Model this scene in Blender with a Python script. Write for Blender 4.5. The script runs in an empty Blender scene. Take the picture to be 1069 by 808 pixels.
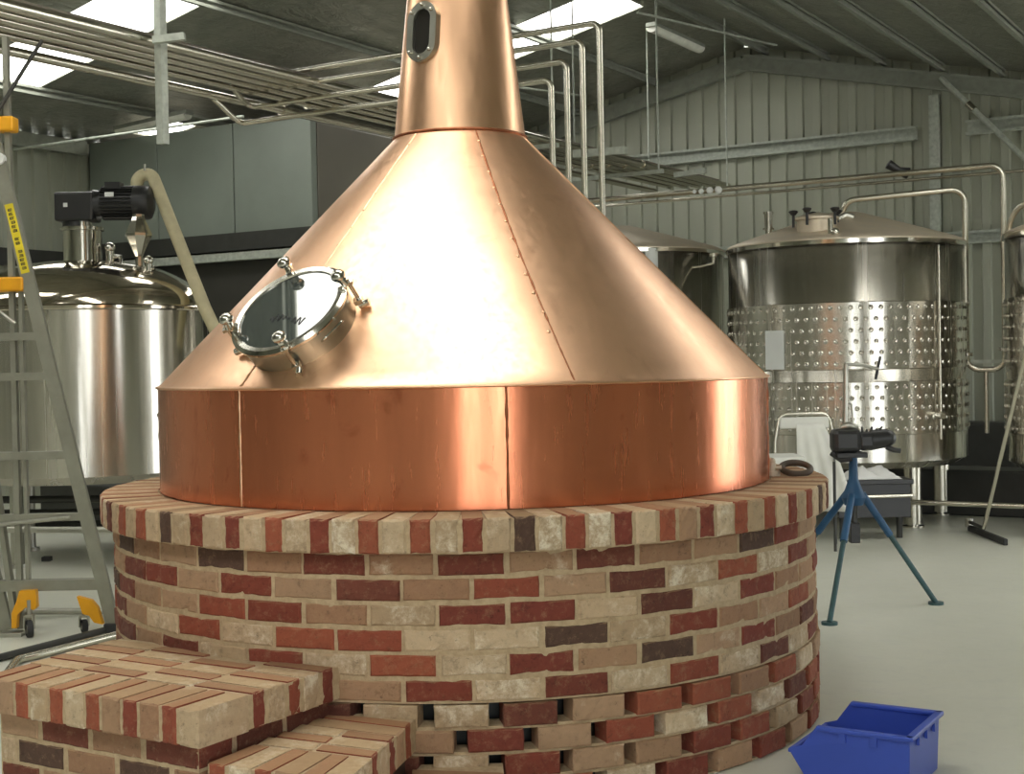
import bpy, math, random
from mathutils import Vector, Matrix
random.seed(7)
PI = math.pi
V = Vector
COL = bpy.context.scene.collection

# ------------------------------------------------------------------ camera numbers
F = 1450.0; CX, CY = 534.5, 404.0
PITCH = math.atan(27 / 1450); ROLL = .0195
cp_, sp_, cr_, sr_ = math.cos(PITCH), math.sin(PITCH), math.cos(ROLL), math.sin(ROLL)
FW = V((0, cp_, -sp_)); U0 = V((0, sp_, cp_))
RT = V((cr_, -sr_ * U0[1], -sr_ * U0[2])); UP = V((sr_, cr_ * U0[1], cr_ * U0[2]))
CAM = V((0, 0, 1.5))
def ray(x, y): return FW + RT * ((x - CX) / F) + UP * ((CY - y) / F)
def at(x, y, Y):
    d = ray(x, y); return CAM + d * (Y / d.y)
def atz(x, y, z):
    d = ray(x, y); return CAM + d * ((z - 1.5) / d.z)
def W(u, v, z=0.0): return V((u * .853 + v * .522, -u * .522 + v * .853, z))   # building axes: u along the gable, v along the ridge
UX = V((.853, -.522, 0)).normalized(); VX = V((.522, .853, 0)).normalized(); ZX = V((0, 0, 1))

def s(r, g, b):
    f = lambda c: (c / 255 / 12.92) if c / 255 <= .04045 else ((c / 255 + .055) / 1.055) ** 2.4
    return (f(r), f(g), f(b), 1)

# ------------------------------------------------------------------ mesh builder
class MB:
    def __init__(self): self.v = []; self.f = []; self.c = []; self.m = []; self.sm = []; self.col = (1, 1, 1, 1); self.mi = 0
    def add(self, vs, fs, smooth=False):
        o = len(self.v); self.v += [tuple(p) for p in vs]
        for f in fs:
            self.f.append([o + i for i in f]); self.c.append(self.col); self.m.append(self.mi); self.sm.append(smooth)
        return self
    def obox(self, c, ax, ay, az):
        c, ax, ay, az = V(c), V(ax), V(ay), V(az)
        vs = [c + ax * i + ay * j + az * k for i in (-1, 1) for j in (-1, 1) for k in (-1, 1)]
        fs = [(0, 1, 3, 2), (4, 6, 7, 5), (0, 4, 5, 1), (2, 3, 7, 6), (0, 2, 6, 4), (1, 5, 7, 3)]
        if ax.cross(ay).dot(az) < 0: fs = [f[::-1] for f in fs]
        return self.add(vs, fs)
    def box(self, a, b):
        a, b = V(a), V(b); h = (b - a) / 2
        return self.obox((a + b) / 2, (abs(h.x), 0, 0), (0, abs(h.y), 0), (0, 0, abs(h.z)))
    def bar(self, p0, p1, w, h, up=(0, 0, 1)):
        p0, p1 = V(p0), V(p1); d = (p1 - p0)
        n = d.normalized(); sd = n.cross(V(up))
        if sd.length < 1e-4: sd = V((1, 0, 0))
        sd.normalize(); u = sd.cross(n)
        return self.obox((p0 + p1) / 2, d / 2, sd * w / 2, u * h / 2)
    def ring_frame(self, n):
        n = V(n).normalized(); t = V((0, 0, 1)) if abs(n.z) < .9 else V((1, 0, 0))
        a = n.cross(t).normalized(); b = n.cross(a).normalized(); return a, b
    def cyl(self, p0, p1, r, r2=None, n=16, caps=True):
        p0, p1 = V(p0), V(p1); r2 = r if r2 is None else r2
        a, b = self.ring_frame(p1 - p0)
        vs = []
        for p, q in ((p0, r), (p1, r2)):
            for i in range(n):
                t = 2 * PI * i / n; vs.append(p + a * math.cos(t) * q + b * math.sin(t) * q)
        self.add(vs, [(i, n + i, n + (i + 1) % n, (i + 1) % n) for i in range(n)], True)
        if caps:
            self.add(vs[:n], [list(range(n))]); self.add(vs[n:], [list(range(n))[::-1]])
        return self
    def tube(self, pts, r, n=10, caps=True, closed=False):
        pts = [V(p) for p in pts]; N = len(pts)
        vs = []; a = None
        for i, p in enumerate(pts):
            if closed: d = pts[(i + 1) % N] - pts[i - 1]
            else: d = pts[min(i + 1, N - 1)] - pts[max(i - 1, 0)]
            d.normalize()
            if a is None: a, _ = self.ring_frame(d)
            a = (a - d * a.dot(d)).normalized(); b = d.cross(a)
            rr = r[i] if isinstance(r, (list, tuple)) else r
            for k in range(n):
                t = 2 * PI * k / n; vs.append(p + a * math.cos(t) * rr + b * math.sin(t) * rr)
        fs = []
        for i in range(N if closed else N - 1):
            j = (i + 1) % N
            for k in range(n): fs.append((i * n + k, i * n + (k + 1) % n, j * n + (k + 1) % n, j * n + k))
        self.add(vs, fs, True)
        if caps and not closed:
            self.add(vs[:n], [list(range(n))[::-1]]); self.add(vs[-n:], [list(range(n))])
        return self
    def lathe(self, prof, origin=(0, 0, 0), axis=(0, 0, 1), n=64, smooth=True, sharp=True, arc=None):
        """prof: list of (r, h). each span gets own vertices when sharp"""
        o = V(origin); ax = V(axis).normalized()
        if abs(ax.z) > .999: a, b = V((1, 0, 0)), V((0, 1, 0)) * (1 if ax.z > 0 else -1)
        else: a, b = self.ring_frame(ax); b = ax.cross(a)
        def ring(r, h): return [o + ax * h + (a * math.cos(2 * PI * i / n) + b * math.sin(2 * PI * i / n)) * r for i in range(n)]
        groups = [[p] for p in []]
        if sharp:
            # split where angle between spans > 35 deg
            groups = [[prof[0]]]
            for i in range(1, len(prof)):
                groups[-1].append(prof[i])
                if i < len(prof) - 1:
                    d0 = (prof[i][0] - prof[i - 1][0], prof[i][1] - prof[i - 1][1]); d1 = (prof[i + 1][0] - prof[i][0], prof[i + 1][1] - prof[i][1])
                    an = abs(math.atan2(d0[0] * d1[1] - d0[1] * d1[0], d0[0] * d1[0] + d0[1] * d1[1]))
                    if an > .6: groups.append([prof[i]])
        else: groups = [prof]
        for g in groups:
            vs = []
            for r, h in g: vs += ring(max(r, 1e-4), h)
            fs = []
            for i in range(len(g) - 1):
                for k in range(n):
                    k2 = (k + 1) % n
                    fs.append((i * n + k, i * n + k2, (i + 1) * n + k2, (i + 1) * n + k))
            self.add(vs, fs, smooth)
        return self
    def sphere(self, c, r, n=12, sz=1.0, axis=(0, 0, 1)):
        m = max(6, n // 2 + 2)
        prof = [(r * math.sin(PI * i / m), -r * sz * math.cos(PI * i / m)) for i in range(m + 1)]
        return self.lathe(prof, c, axis, n, True, False)
    def build(self, name, mat, parent=None, bevel=0, weld=False):
        me = bpy.data.meshes.new(name); me.from_pydata(self.v, [], self.f); me.update()
        mats = mat if isinstance(mat, (list, tuple)) else [mat]
        for m in mats: me.materials.append(m)
        me.polygons.foreach_set('material_index', [min(i, len(mats) - 1) for i in self.m])
        me.polygons.foreach_set('use_smooth', self.sm)
        if any(c != (1, 1, 1, 1) for c in self.c):
            at_ = me.attributes.new('tint', 'FLOAT_COLOR', 'CORNER'); buf = []
            for f, c in zip(self.f, self.c): buf += list(c) * len(f)
            at_.data.foreach_set('color', buf)
        o = bpy.data.objects.new(name, me); COL.objects.link(o)
        if parent: o.parent = parent; 
        if parent is not None:
            # children keep world-space mesh data: undo the parent's placement
            o.matrix_parent_inverse = world_of(parent).inverted()
        if bevel:
            b = o.modifiers.new('bevel', 'BEVEL'); b.width = bevel; b.segments = 2; b.limit_method = 'ANGLE'; b.angle_limit = .6
        return o
def world_of(o):
    m = Matrix.LocRotScale(o.location, o.rotation_euler, o.scale)
    if o.parent: m = world_of(o.parent) @ o.matrix_parent_inverse @ m
    return m
def empty(name, loc, label, cat, group=None):
    o = bpy.data.objects.new(name, None); COL.objects.link(o); o.location = loc; o.empty_display_size = .1
    return tag(o, label, cat, group)
def tag(o, label, cat=None, group=None):
    if label: o['label'] = label
    if cat: o['category'] = cat
    if group: o['group'] = group
    return o
def struct(name, mb, mat, label, cat, bevel=0):
    o = mb.build(name, mat, bevel=bevel); o['kind'] = 'structure'; return tag(o, label, cat)
def fillet(pts, R, seg=6):
    pts = [V(p) for p in pts]; out = [pts[0]]
    for i in range(1, len(pts) - 1):
        a, b, c = pts[i - 1], pts[i], pts[i + 1]
        d0 = (a - b).normalized(); d1 = (c - b).normalized()
        ang = d0.angle(d1); t = min(R / math.tan(ang / 2), (a - b).length * .49, (c - b).length * .49)
        r = t * math.tan(ang / 2)
        p0 = b + d0 * t; p1 = b + d1 * t; ctr = b + (d0 + d1).normalized() * (r / math.sin(ang / 2))
        for k in range(seg + 1):
            q = (p0 - ctr).lerp(p1 - ctr, k / seg)
            out.append(ctr + q.normalized() * r)
    out.append(pts[-1]); return out

# ------------------------------------------------------------------ materials
def newmat(name):
    m = bpy.data.materials.new(name); m.use_nodes = True; nt = m.node_tree
    return m, nt, nt.nodes['Principled BSDF']
def N(nt, t, **k):
    n = nt.nodes.new(t)
    for a, b in k.items():
        if a in ('operation', 'blend_type', 'data_type', 'noise_dimensions', 'attribute_name', 'feature', 'wave_type', 'bands_direction'): setattr(n, a, b)
        else: n.inputs[a].default_value = b
    return n
def noise(nt, scale, detail=4, rough=.55, stretch=None, dist=0):
    tc = N(nt, 'ShaderNodeTexCoord'); mp = N(nt, 'ShaderNodeMapping')
    nt.links.new(tc.outputs['Object'], mp.inputs[0])
    if stretch: mp.inputs['Scale'].default_value = stretch
    n = N(nt, 'ShaderNodeTexNoise'); n.inputs['Scale'].default_value = scale; n.inputs['Detail'].default_value = detail
    n.inputs['Roughness'].default_value = rough; n.inputs['Distortion'].default_value = dist
    nt.links.new(mp.outputs[0], n.inputs['Vector']); return n.outputs['Fac']
def ramp(nt, fac, stops):
    r = nt.nodes.new('ShaderNodeValToRGB'); e = r.color_ramp.elements
    while len(e) < len(stops): e.new(.5)
    for i, (p, c) in enumerate(stops):
        e[i].position = p; e[i].color = c if len(c) == 4 else (*c, 1)
    nt.links.new(fac, r.inputs[0]); return r.outputs[0]
def mix(nt, a, b, fac, blend='MIX'):
    m = nt.nodes.new('ShaderNodeMix'); m.data_type = 'RGBA'; m.blend_type = blend
    for sock, val in ((m.inputs[0], fac), (m.inputs[6], a), (m.inputs[7], b)):
        if hasattr(val, 'links'): nt.links.new(val, sock)
        else: sock.default_value = val
    return m.outputs[2]
def bump(nt, bs, h, strength, dist=.01, prev=None):
    b = nt.nodes.new('ShaderNodeBump'); b.inputs['Strength'].default_value = strength; b.inputs['Distance'].default_value = dist
    nt.links.new(h, b.inputs['Height'])
    if prev: nt.links.new(prev, b.inputs['Normal'])
    nt.links.new(b.outputs[0], bs.inputs['Normal']); return b.outputs[0]
def g(v): return (v, v, v, 1)

def paint(name, c, rough=.5, metal=0, var=.12, scale=6, bmp=0):
    m, nt, b = newmat(name)
    n = noise(nt, scale, 5)
    lo = tuple(x * (1 - var) for x in c[:3]); hi = tuple(min(1, x * (1 + var)) for x in c[:3])
    nt.links.new(ramp(nt, n, [(.3, lo), (.7, hi)]), b.inputs['Base Color'])
    b.inputs['Roughness'].default_value = rough; b.inputs['Metallic'].default_value = metal
    if bmp: bump(nt, b, noise(nt, scale * 6, 3), bmp, .004)
    return m
def brushed(nt, b, amount):
    tg = nt.nodes.new('ShaderNodeTangent'); tg.direction_type = 'RADIAL'; tg.axis = 'Z'
    nt.links.new(tg.outputs[0], b.inputs['Tangent']); b.inputs['Anisotropic'].default_value = amount; b.inputs['Anisotropic Rotation'].default_value = .25
def steel(name, c=(.62, .60, .54), rough=.14, stretch=(1, 1, .02), sc=14, bmp=.03, lf=.0, an=0):
    m, nt, b = newmat(name)
    n = noise(nt, sc, 4, .6, stretch)
    nt.links.new(ramp(nt, n, [(.3, tuple(x * .85 for x in c)), (.7, c)]), b.inputs['Base Color'])
    b.inputs['Metallic'].default_value = 1
    nt.links.new(ramp(nt, n, [(.3, g(rough * .8)), (.7, g(rough * 1.25))]), b.inputs['Roughness'])
    p = bump(nt, b, n, bmp, .01)
    if an: brushed(nt, b, an)
    if lf: bump(nt, b, noise(nt, 1.6, 2), lf, .05, p)
    return m

M = {}
M['steel'] = steel('polished_stainless', rough=.13, lf=.10)
M['steel_shell'] = steel('brushed_stainless_shell', (.66, .63, .56), rough=.24, lf=.06, an=.85)
M['steel_pipe'] = paint('pipe_stainless', (.62, .59, .50), .27, 1, .04, 3)
M['steel_lid'] = steel('satin_stainless', (.70, .61, .48), .5, (1, 1, 1), 8, .02)
M['steel_lid'].node_tree.nodes['Principled BSDF'].inputs['Metallic'].default_value = .7
M['steel_dull'] = steel('dull_stainless', (.50, .49, .43), .35)
M['alu'] = paint('ladder_aluminium', (.31, .305, .25), .45, .6, .1, 10)
M['galv'] = paint('galvanised_steel', (.47, .50, .44), .45, .25, .18, 20)
M['galv_dull'] = paint('painted_steel_frame', (.30, .315, .265), .5, .2, .12, 10)
M['yellow'] = paint('yellow_plastic', s(232, 165, 20), .45)
M['yellow_tape'] = paint('yellow_decal', s(225, 205, 45), .5)
M['black'] = paint('black_enamel', (.022, .022, .022), .38)
M['black_rubber'] = paint('black_rubber', (.03, .03, .03), .7)
M['blue_crate'] = paint('blue_plastic', s(58, 84, 184), .42, var=.05)
M['blue_paint'] = paint('blue_paint', s(24, 72, 108), .5, var=.2)
M['teal_paint'] = paint('worn_teal_paint', s(44, 76, 78), .5, var=.25, scale=14)
M['white'] = paint('white_cloth', (.78, .78, .72), .85, var=.04, scale=5)
M['paper'] = paint('white_paper', (.8, .8, .78), .8, var=.03)
M['insul'] = paint('cream_insulation', s(205, 196, 160), .75, var=.1, scale=12, bmp=.4)
M['panel'] = paint('grey_panel', (.24, .27, .235), .42, .1, .1, 1.2)
M['panel_brown'] = paint('brown_grey_panel', (.17, .155, .125), .5, .1, .08, 1.2)
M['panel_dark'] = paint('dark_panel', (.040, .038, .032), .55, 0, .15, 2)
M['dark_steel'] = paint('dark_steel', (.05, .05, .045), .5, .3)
M['label_white'] = paint('label_white', (.75, .77, .75), .6, var=.03)

# wall cladding
m, nt, b = newmat('wall_cladding'); M['clad'] = m
n = noise(nt, 1.1, 4, .6, (1, 1, .35))
nt.links.new(ramp(nt, n, [(.3, (.36, .375, .30)), (.7, (.45, .46, .375))]), b.inputs['Base Color'])
b.inputs['Roughness'].default_value = .42; b.inputs['Metallic'].default_value = .25
# roof foil
m, nt, b = newmat('roof_foil'); M['foil'] = m
n = noise(nt, 2.2, 6, .65, None, .6)
nt.links.new(ramp(nt, n, [(.3, (.27, .275, .225)), (.75, (.44, .44, .37))]), b.inputs['Base Color'])
b.inputs['Metallic'].default_value = .5; b.inputs['Roughness'].default_value = .3
bump(nt, b, noise(nt, 5, 5, .6, (1.6, .6, 1), 1.2), .8, .05)
# concrete floor
m, nt, b = newmat('concrete_floor'); M['floor'] = m
n1 = noise(nt, .7, 5, .6); n2 = noise(nt, 9, 6, .7)
c1 = ramp(nt, n1, [(.3, (.58, .585, .50)), (.7, (.69, .69, .60))])
c2 = ramp(nt, n2, [(.28, g(.80)), (.5, g(1))])
c3 = ramp(nt, noise(nt, 1.3, 8, .8, (1, 2.5, 1), 1), [(.30, g(.78)), (.38, g(1))])
nt.links.new(mix(nt, mix(nt, c1, c2, .6, 'MULTIPLY'), c3, .5, 'MULTIPLY'), b.inputs['Base Color'])
nt.links.new(ramp(nt, n2, [(.3, g(.28)), (.7, g(.5))]), b.inputs['Roughness'])
bump(nt, b, n2, .12, .004)
# skylight sheet
m, nt, b = newmat('skylight_sheet'); M['sky'] = m
b.inputs['Base Color'].default_value = (.8, .85, .8, 1); b.inputs['Emission Color'].default_value = (1, .99, .93, 1); b.inputs['Emission Strength'].default_value = 5.8

# bricks: tint = brick body colour, alpha = amount of pale lime wash
m, nt, b = newmat('reclaimed_brick'); M['brick'] = m
a = N(nt, 'ShaderNodeAttribute'); a.attribute_name = 'tint'
n1 = noise(nt, 20, 10, .8, None, .2); n2 = noise(nt, 60, 5, .7); n3 = noise(nt, 6, 4, .6, None, .3)
n4 = noise(nt, 26, 8, .8, None, .15)
body = mix(nt, a.outputs['Color'], ramp(nt, n1, [(.28, g(.42)), (.45, g(.92)), (.6, g(1)), (.78, (1.3, 1.22, 1.1))]), 1.0, 'MULTIPLY')
body = mix(nt, body, s(182, 152, 116), ramp(nt, n4, [(.52, g(0)), (.75, g(.5))]))
mm = N(nt, 'ShaderNodeMath', operation='ADD'); nt.links.new(n3, mm.inputs[0]); nt.links.new(a.outputs['Alpha'], mm.inputs[1])
mm2 = N(nt, 'ShaderNodeMath', operation='ADD'); nt.links.new(mm.outputs[0], mm2.inputs[0])
sc_ = N(nt, 'ShaderNodeMath', operation='MULTIPLY'); sc_.inputs[1].default_value = .35; nt.links.new(n1, sc_.inputs[0]); nt.links.new(sc_.outputs[0], mm2.inputs[1])
wf = ramp(nt, mm2.outputs[0], [(.98, g(0)), (1.0, g(.9))])
mr = N(nt, 'ShaderNodeMapRange'); mr.inputs['From Min'].default_value = .98; mr.inputs['From Max'].default_value = 1.16; mr.inputs['To Max'].default_value = .85
nt.links.new(mm2.outputs[0], mr.inputs['Value'])
wash = ramp(nt, n1, [(.30, s(140, 116, 92)), (.46, s(196, 174, 144)), (.58, s(236, 226, 204))])
geo = nt.nodes.new('ShaderNodeNewGeometry'); sx_ = nt.nodes.new('ShaderNodeSeparateXYZ'); nt.links.new(geo.outputs['True Normal'], sx_.inputs[0])
dm = N(nt, 'ShaderNodeMapRange'); dm.inputs['From Min'].default_value = .6; dm.inputs['From Max'].default_value = .95; dm.inputs['To Max'].default_value = .55
nt.links.new(sx_.outputs['Z'], dm.inputs['Value'])
pit = ramp(nt, noise(nt, 48, 5, .75), [(.30, g(.5)), (.40, g(1))])
dusty = mix(nt, mix(nt, mix(nt, body, wash, mr.outputs[0]), pit, 1.0, 'MULTIPLY'), s(186, 156, 116), dm.outputs[0])   # mortar dust lying on upward faces
nt.links.new(dusty, b.inputs['Base Color'])
b.inputs['Roughness'].default_value = .9
p = bump(nt, b, n1, .55, .008); bump(nt, b, n2, .3, .003, p)
m, nt, b = newmat('lime_mortar'); M['mortar'] = m
n1 = noise(nt, 30, 6, .7)
nt.links.new(ramp(nt, n1, [(.25, s(168, 144, 114)), (.7, s(206, 184, 150))]), b.inputs['Base Color'])
b.inputs['Roughness'].default_value = .95; bump(nt, b, n1, .7, .01)

# copper
def copper(name, base, rough, streak, stains, lf, dark):
    m, nt, b = newmat(name)
    n = noise(nt, 3.0, 6, .65, streak); nf = noise(nt, 40, 4, .6, streak)
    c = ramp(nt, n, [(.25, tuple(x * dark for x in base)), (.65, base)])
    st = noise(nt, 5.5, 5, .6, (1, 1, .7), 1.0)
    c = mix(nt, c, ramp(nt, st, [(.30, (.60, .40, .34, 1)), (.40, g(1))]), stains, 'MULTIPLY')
    nt.links.new(c, b.inputs['Base Color']); b.inputs['Metallic'].default_value = 1
    if 'drum' in name: brushed(nt, b, .6); b.inputs['Metallic'].default_value = .84
    nt.links.new(ramp(nt, nf, [(.3, g(rough * .85)), (.7, g(rough * 1.2))]), b.inputs['Roughness'])
    p = bump(nt, b, nf, .03, .004)
    if lf: bump(nt, b, noise(nt, 1.5, 2, .5, (1, 1, .8)), lf, .06, p)
    return m
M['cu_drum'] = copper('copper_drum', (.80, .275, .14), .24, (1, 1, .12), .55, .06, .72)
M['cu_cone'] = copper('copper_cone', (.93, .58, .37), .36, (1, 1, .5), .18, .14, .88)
M['cu_neck'] = copper('copper_neck', (.91, .555, .345), .33, (1, 1, .2), .25, .10, .85)
M['cu_dark'] = paint('copper_seam', (.36, .13, .06), .5, .9, .3, 30)

# ------------------------------------------------------------------ building shell
RZ, RU, SLP = 5.71, -7.11, .2198
UL, UR, VB, VF = -13.5, 5.0, 17.9, -5.0
def roofz(u): return RZ - abs(u - RU) * SLP
fl = MB(); fl.box(W(0, 0, 0) - V((0, 0, 0)), W(0, 0, 0)) if False else None
fl = MB(); fl.obox(W((UL + UR) / 2, (VB + VF) / 2, -.1), UX * 9.25, VX * 11.45, ZX * .1)
struct('floor', fl, M['floor'], 'pale grey-green concrete floor of the shed', 'floor')
gr = MB(); gr.obox(V((0, 5, -.16)), V((40, 0, 0)), V((0, 40, 0)), ZX * .03)
gnd = struct('ground', gr, paint('yard_concrete', (.60, .58, .52), .9), 'pale concrete yard outside the shed', 'ground')

def clad(u0, u1, v, zf, holes=(), along='u', pitch=.24, depth=.035, flip=1):
    """trapezoidal sheeting as real folds with thickness; zf(pos)->top height; holes = [(a0,a1,ztop)] door openings"""
    mb = MB(); xs = []
    a = u0
    while a < u1 - 1e-6:
        for d, o in ((0, 0), (.44, 0), (.50, 1), (.90, 1), (.96, 0)):
            if a + d * pitch < u1: xs.append((a + d * pitch, o * depth))
        a += pitch
    xs.append((u1, 0))
    extra = []
    for h in holes: extra += [(h[0], 0), (h[1], 0)]
    xs = sorted(xs + extra)
    P = (lambda a, off, z: W(a, v + off * flip, z)) if along == 'u' else (lambda a, off, z: W(v + off * flip, a, z))
    for (a0, o0), (a1, o1) in zip(xs[:-1], xs[1:]):
        mid = (a0 + a1) / 2; zb = -.05
        for h in holes:
            if h[0] - 1e-6 <= mid <= h[1] + 1e-6: zb = h[2]
        if a1 - a0 < 1e-5: continue
        for k in (0, 1):
            t = -.01 * k
            q = [P(a0, o0 + t, zb), P(a1, o1 + t, zb), P(a1, o1 + t, zf(a1)), P(a0, o0 + t, zf(a0))]
            mb.add(q, [(0, 1, 2, 3)])
    return mb
gz = lambda u: roofz(u) + .0
struct('wall_back', clad(UL, UR, VB, gz, [], 'u', .24, .04, -1), M['clad'], 'tall gable end wall of beige ribbed metal cladding', 'wall')
struct('wall_front', clad(UL, UR, VF, gz, [(3.0, 4.7, 3.0)], 'u', .24, .04, 1), M['clad'], 'ribbed metal wall behind the camera', 'wall')
struct('wall_left', clad(VF, VB, UL, lambda v: roofz(UL), [], 'v', .24, .04, 1), M['clad'], 'low ribbed metal side wall at the far left', 'wall')
struct('wall_right', clad(VF, VB, UR, lambda v: roofz(UR), [(-4.2, -2.4, 2.95), (1.5, 5.0, 2.95), (12.2, 17.8, 2.95)], 'v', .24, .04, -1), M['clad'], 'ribbed metal side wall on the right', 'wall')
struct('wall_light_blocker', clad(2.5, 5.0, 1.7, lambda v: roofz(1.7), [], 'v', .24, .04, -1), M['clad'], 'unseen wall piece added beyond the right of the view to block door light', 'wall')  # unseen wall added to keep a side door out of the drum's reflection
# roof with skylight openings
strips = [(-1, 9.3, 10.3, -12.35, -8.0), (-1, 14.0, 15.0, -10.95, -7.25), (-1, 12.25, 12.9, -13.0, -12.25), (-1, 3.7, 4.8, -12.35, -7.7), 
          (1, 3.7, 4.8, -6.7, -1.6), (1, -.6, .6, -6.2, 1.2), (1, 9.3, 10.3, -2.6, 1.2)]
rf = MB()
def roof_quad(u0, u1, v0, v1):
    a, b_ = W(u0, v0, roofz(u0)), W(u1, v0, roofz(u1)); c, d = W(u1, v1, roofz(u1)), W(u0, v1, roofz(u0))
    up = V((0, 0, .05))
    rf.add([a, b_, c, d, a + up, b_ + up, c + up, d + up], [(0, 3, 2, 1), (4, 5, 6, 7), (0, 1, 5, 4), (2, 3, 7, 6), (0, 4, 7, 3), (1, 2, 6, 5)])
for side in (-1, 1):
    ua, ub = (UL - .3, RU) if side < 0 else (RU, UR + .3)
    us = sorted({ua, ub} | {q for t in strips if t[0] == side for q in t[3:5]}); vs_ = sorted({VF - .3, VB + .3} | {q for t in strips if t[0] == side for q in t[1:3]})
    for i in range(len(us) - 1):
        for j in range(len(vs_) - 1):
            um, vm = (us[i] + us[i + 1]) / 2, (vs_[j] + vs_[j + 1]) / 2
            if any(t[0] == side and t[1] < vm < t[2] and t[3] < um < t[4] for t in strips): continue
            roof_quad(us[i], us[i + 1], vs_[j], vs_[j + 1])
struct('ceiling', rf, M['foil'], 'dark crinkled foil lining under the shed roof', 'ceiling')
wl = ['bright skylight sheet at the upper left behind the pipe rack', 'bright skylight sheet just right and left of the copper neck', 'small bright skylight patch above the grey panel box']
for i, (sd, v0, v1, u0, u1) in enumerate(strips):
    mb = MB(); a, b_ = W(u0, v0, roofz(u0) + .02), W(u1, v0, roofz(u1) + .02); c, d = W(u1, v1, roofz(u1) + .02), W(u0, v1, roofz(u0) + .02)
    up = V((0, 0, .012)); mb.add([a, b_, c, d, a + up, b_ + up, c + up, d + up], [(0, 3, 2, 1), (4, 5, 6, 7), (0, 1, 5, 4), (2, 3, 7, 6), (0, 4, 7, 3), (1, 2, 6, 5)])
    struct('window_%d' % (i + 1), mb, M['sky'], wl[i] if i < 3 else 'roof skylight sheet outside the view', 'skylight')

# ------------------------------------------------------------------ roof frame
def cee_bar(p0, p1, w, h, t=.006, up=(0, 0, 1), side=1):
    """C-section: web plus two flanges with lips"""
    p0, p1 = V(p0), V(p1); n = (p1 - p0).normalized(); sd = n.cross(V(up)).normalized(); u = sd.cross(n)
    mb = MB(); o = sd * side
    mb.bar(p0, p1, t, h, up)
    for k in (-1, 1):
        mb.bar(p0 + o * w / 2 + u * k * h / 2, p1 + o * w / 2 + u * k * h / 2, w, t, up)
        mb.bar(p0 + o * w + u * k * (h / 2 - .012), p1 + o * w + u * k * (h / 2 - .012), t, .03, up)
    return mb
for i, u in enumerate([-12.25, -10.98, -9.7, -8.43]):
    mb = cee_bar(W(u, VF, roofz(u) - .055), W(u, VB - .1, roofz(u) - .055), .045, .09)
    tag(mb.build('roof_purlin', M['galv_dull']), 'long steel roof purlin running away under the left roof slope', 'purlin', 'purlins under the left roof slope')
for i, u in enumerate([-6.8, -5.95, -5.22, -4.48, -3.75, -3.0, -2.0, -.8, .4, 1.8, 3.2]):
    mb = cee_bar(W(u, VF, roofz(u) - .055), W(u, VB - .1, roofz(u) - .055), .045, .09)
    tag(mb.build('roof_purlin', M['galv_dull']), 'steel roof purlin running to the gable right of the ridge', 'purlin', 'purlins under the right roof slope')
def rafter(v, dep, w, label, group=None):
    t = empty('portal_rafter', W(RU, v, RZ), label, 'rafter', group)
    for sd, ue in ((-1, UL + .05), (1, UR - .05)):
        o = .14 + dep / 2
        cee_bar(W(RU, v, RZ - o), W(ue, v, roofz(ue) - o), w, dep, .01, side=1).build('rafter_beam', M['galv_dull'], t)
    return t
rafter(VB - .16, .2, .09, 'sloping steel rafter following the gable wall top')
rafter(8.0, .26, .1, 'steel portal rafter across the roof above the still')
# gable girts, column and brace
def girt(u0, u1, z, h, label):
    mb = cee_bar(W(u0, VB - .06, z), W(u1, VB - .06, z), .11, h, .008)
    mb2 = MB(); mb2.bar(W(u0, VB - .07, z + h / 2 + .0), W(u1, VB - .07, z + h / 2), .12, .012)
    t = empty('wall_girt', W((u0 + u1) / 2, VB - .06, z - h / 2), label, 'girt')
    mb.build('channel', M['galv'], t); mb2.build('top_flange', M['galv'], t)
girt(-9.1, -4.8, 4.29, .17, 'upper galvanised wall girt left of the steel column')
girt(-4.18, .5, 4.29, .17, 'upper galvanised wall girt right of the steel column')
girt(-9.1, -4.7, 2.93, .15, 'lower wall girt behind the tank lids')
girt(-4.45, -1.2, 2.93, .15, 'lower wall girt at the far right above the pipe loop')
mb = cee_bar(W(-4.57, VB - .16, 0), W(-4.57, VB - .16, 4.74), .08, .11, .01, up=UX)
tag(mb.build('wall_column', M['galv']), 'upright galvanised steel column against the gable wall', 'column')
t = empty('wall_brace', W(-3.0, VB - .3, 3.3), 'diagonal steel tube brace beside the column at the upper right', 'brace')
MB().tube([W(-4.44, VB - .3, 4.92), W(-1.9, VB - .3, 2.1)], .035).build('tube', M['galv'], t)
q = MB(); c0 = W(-4.44, VB - .3, 4.92); dd = (W(-1.9, VB - .3, 2.1) - c0).normalized()
q.cyl(c0 + dd * .48, c0 + dd * .60, .045).build('tube_sleeve', M['steel_pipe'], t)
for u in (-6.5, -9.2):
    mb = MB(); mb.tube([W(u, 13.3, roofz(u) - .42), W(u + .3, 16.6, roofz(u) - .2)], .014)
    tag(mb.build('bracing_rod', M['galv']), 'thin bracing rod slung under the foil roof lining', 'rod', 'thin bracing rods under the roof')
def stay(px, py, px2, py2, Y, label):
    mb = MB(); mb.tube([at(px, py, Y), at(px2, py2, Y)], .006, 6); tag(mb.build('hanging_wire', M['galv']), label, 'wire')
# long slim conduits under the far left roof
mb = MB(); mb.tube([W(-13.3, 10.6, 4.02), W(-9.6, 10.6, 4.02)], .015, 8)
tag(mb.build('tie_rod', M['galv']), 'long pale tie rod crossing under the roof at the upper left', 'rod')
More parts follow.
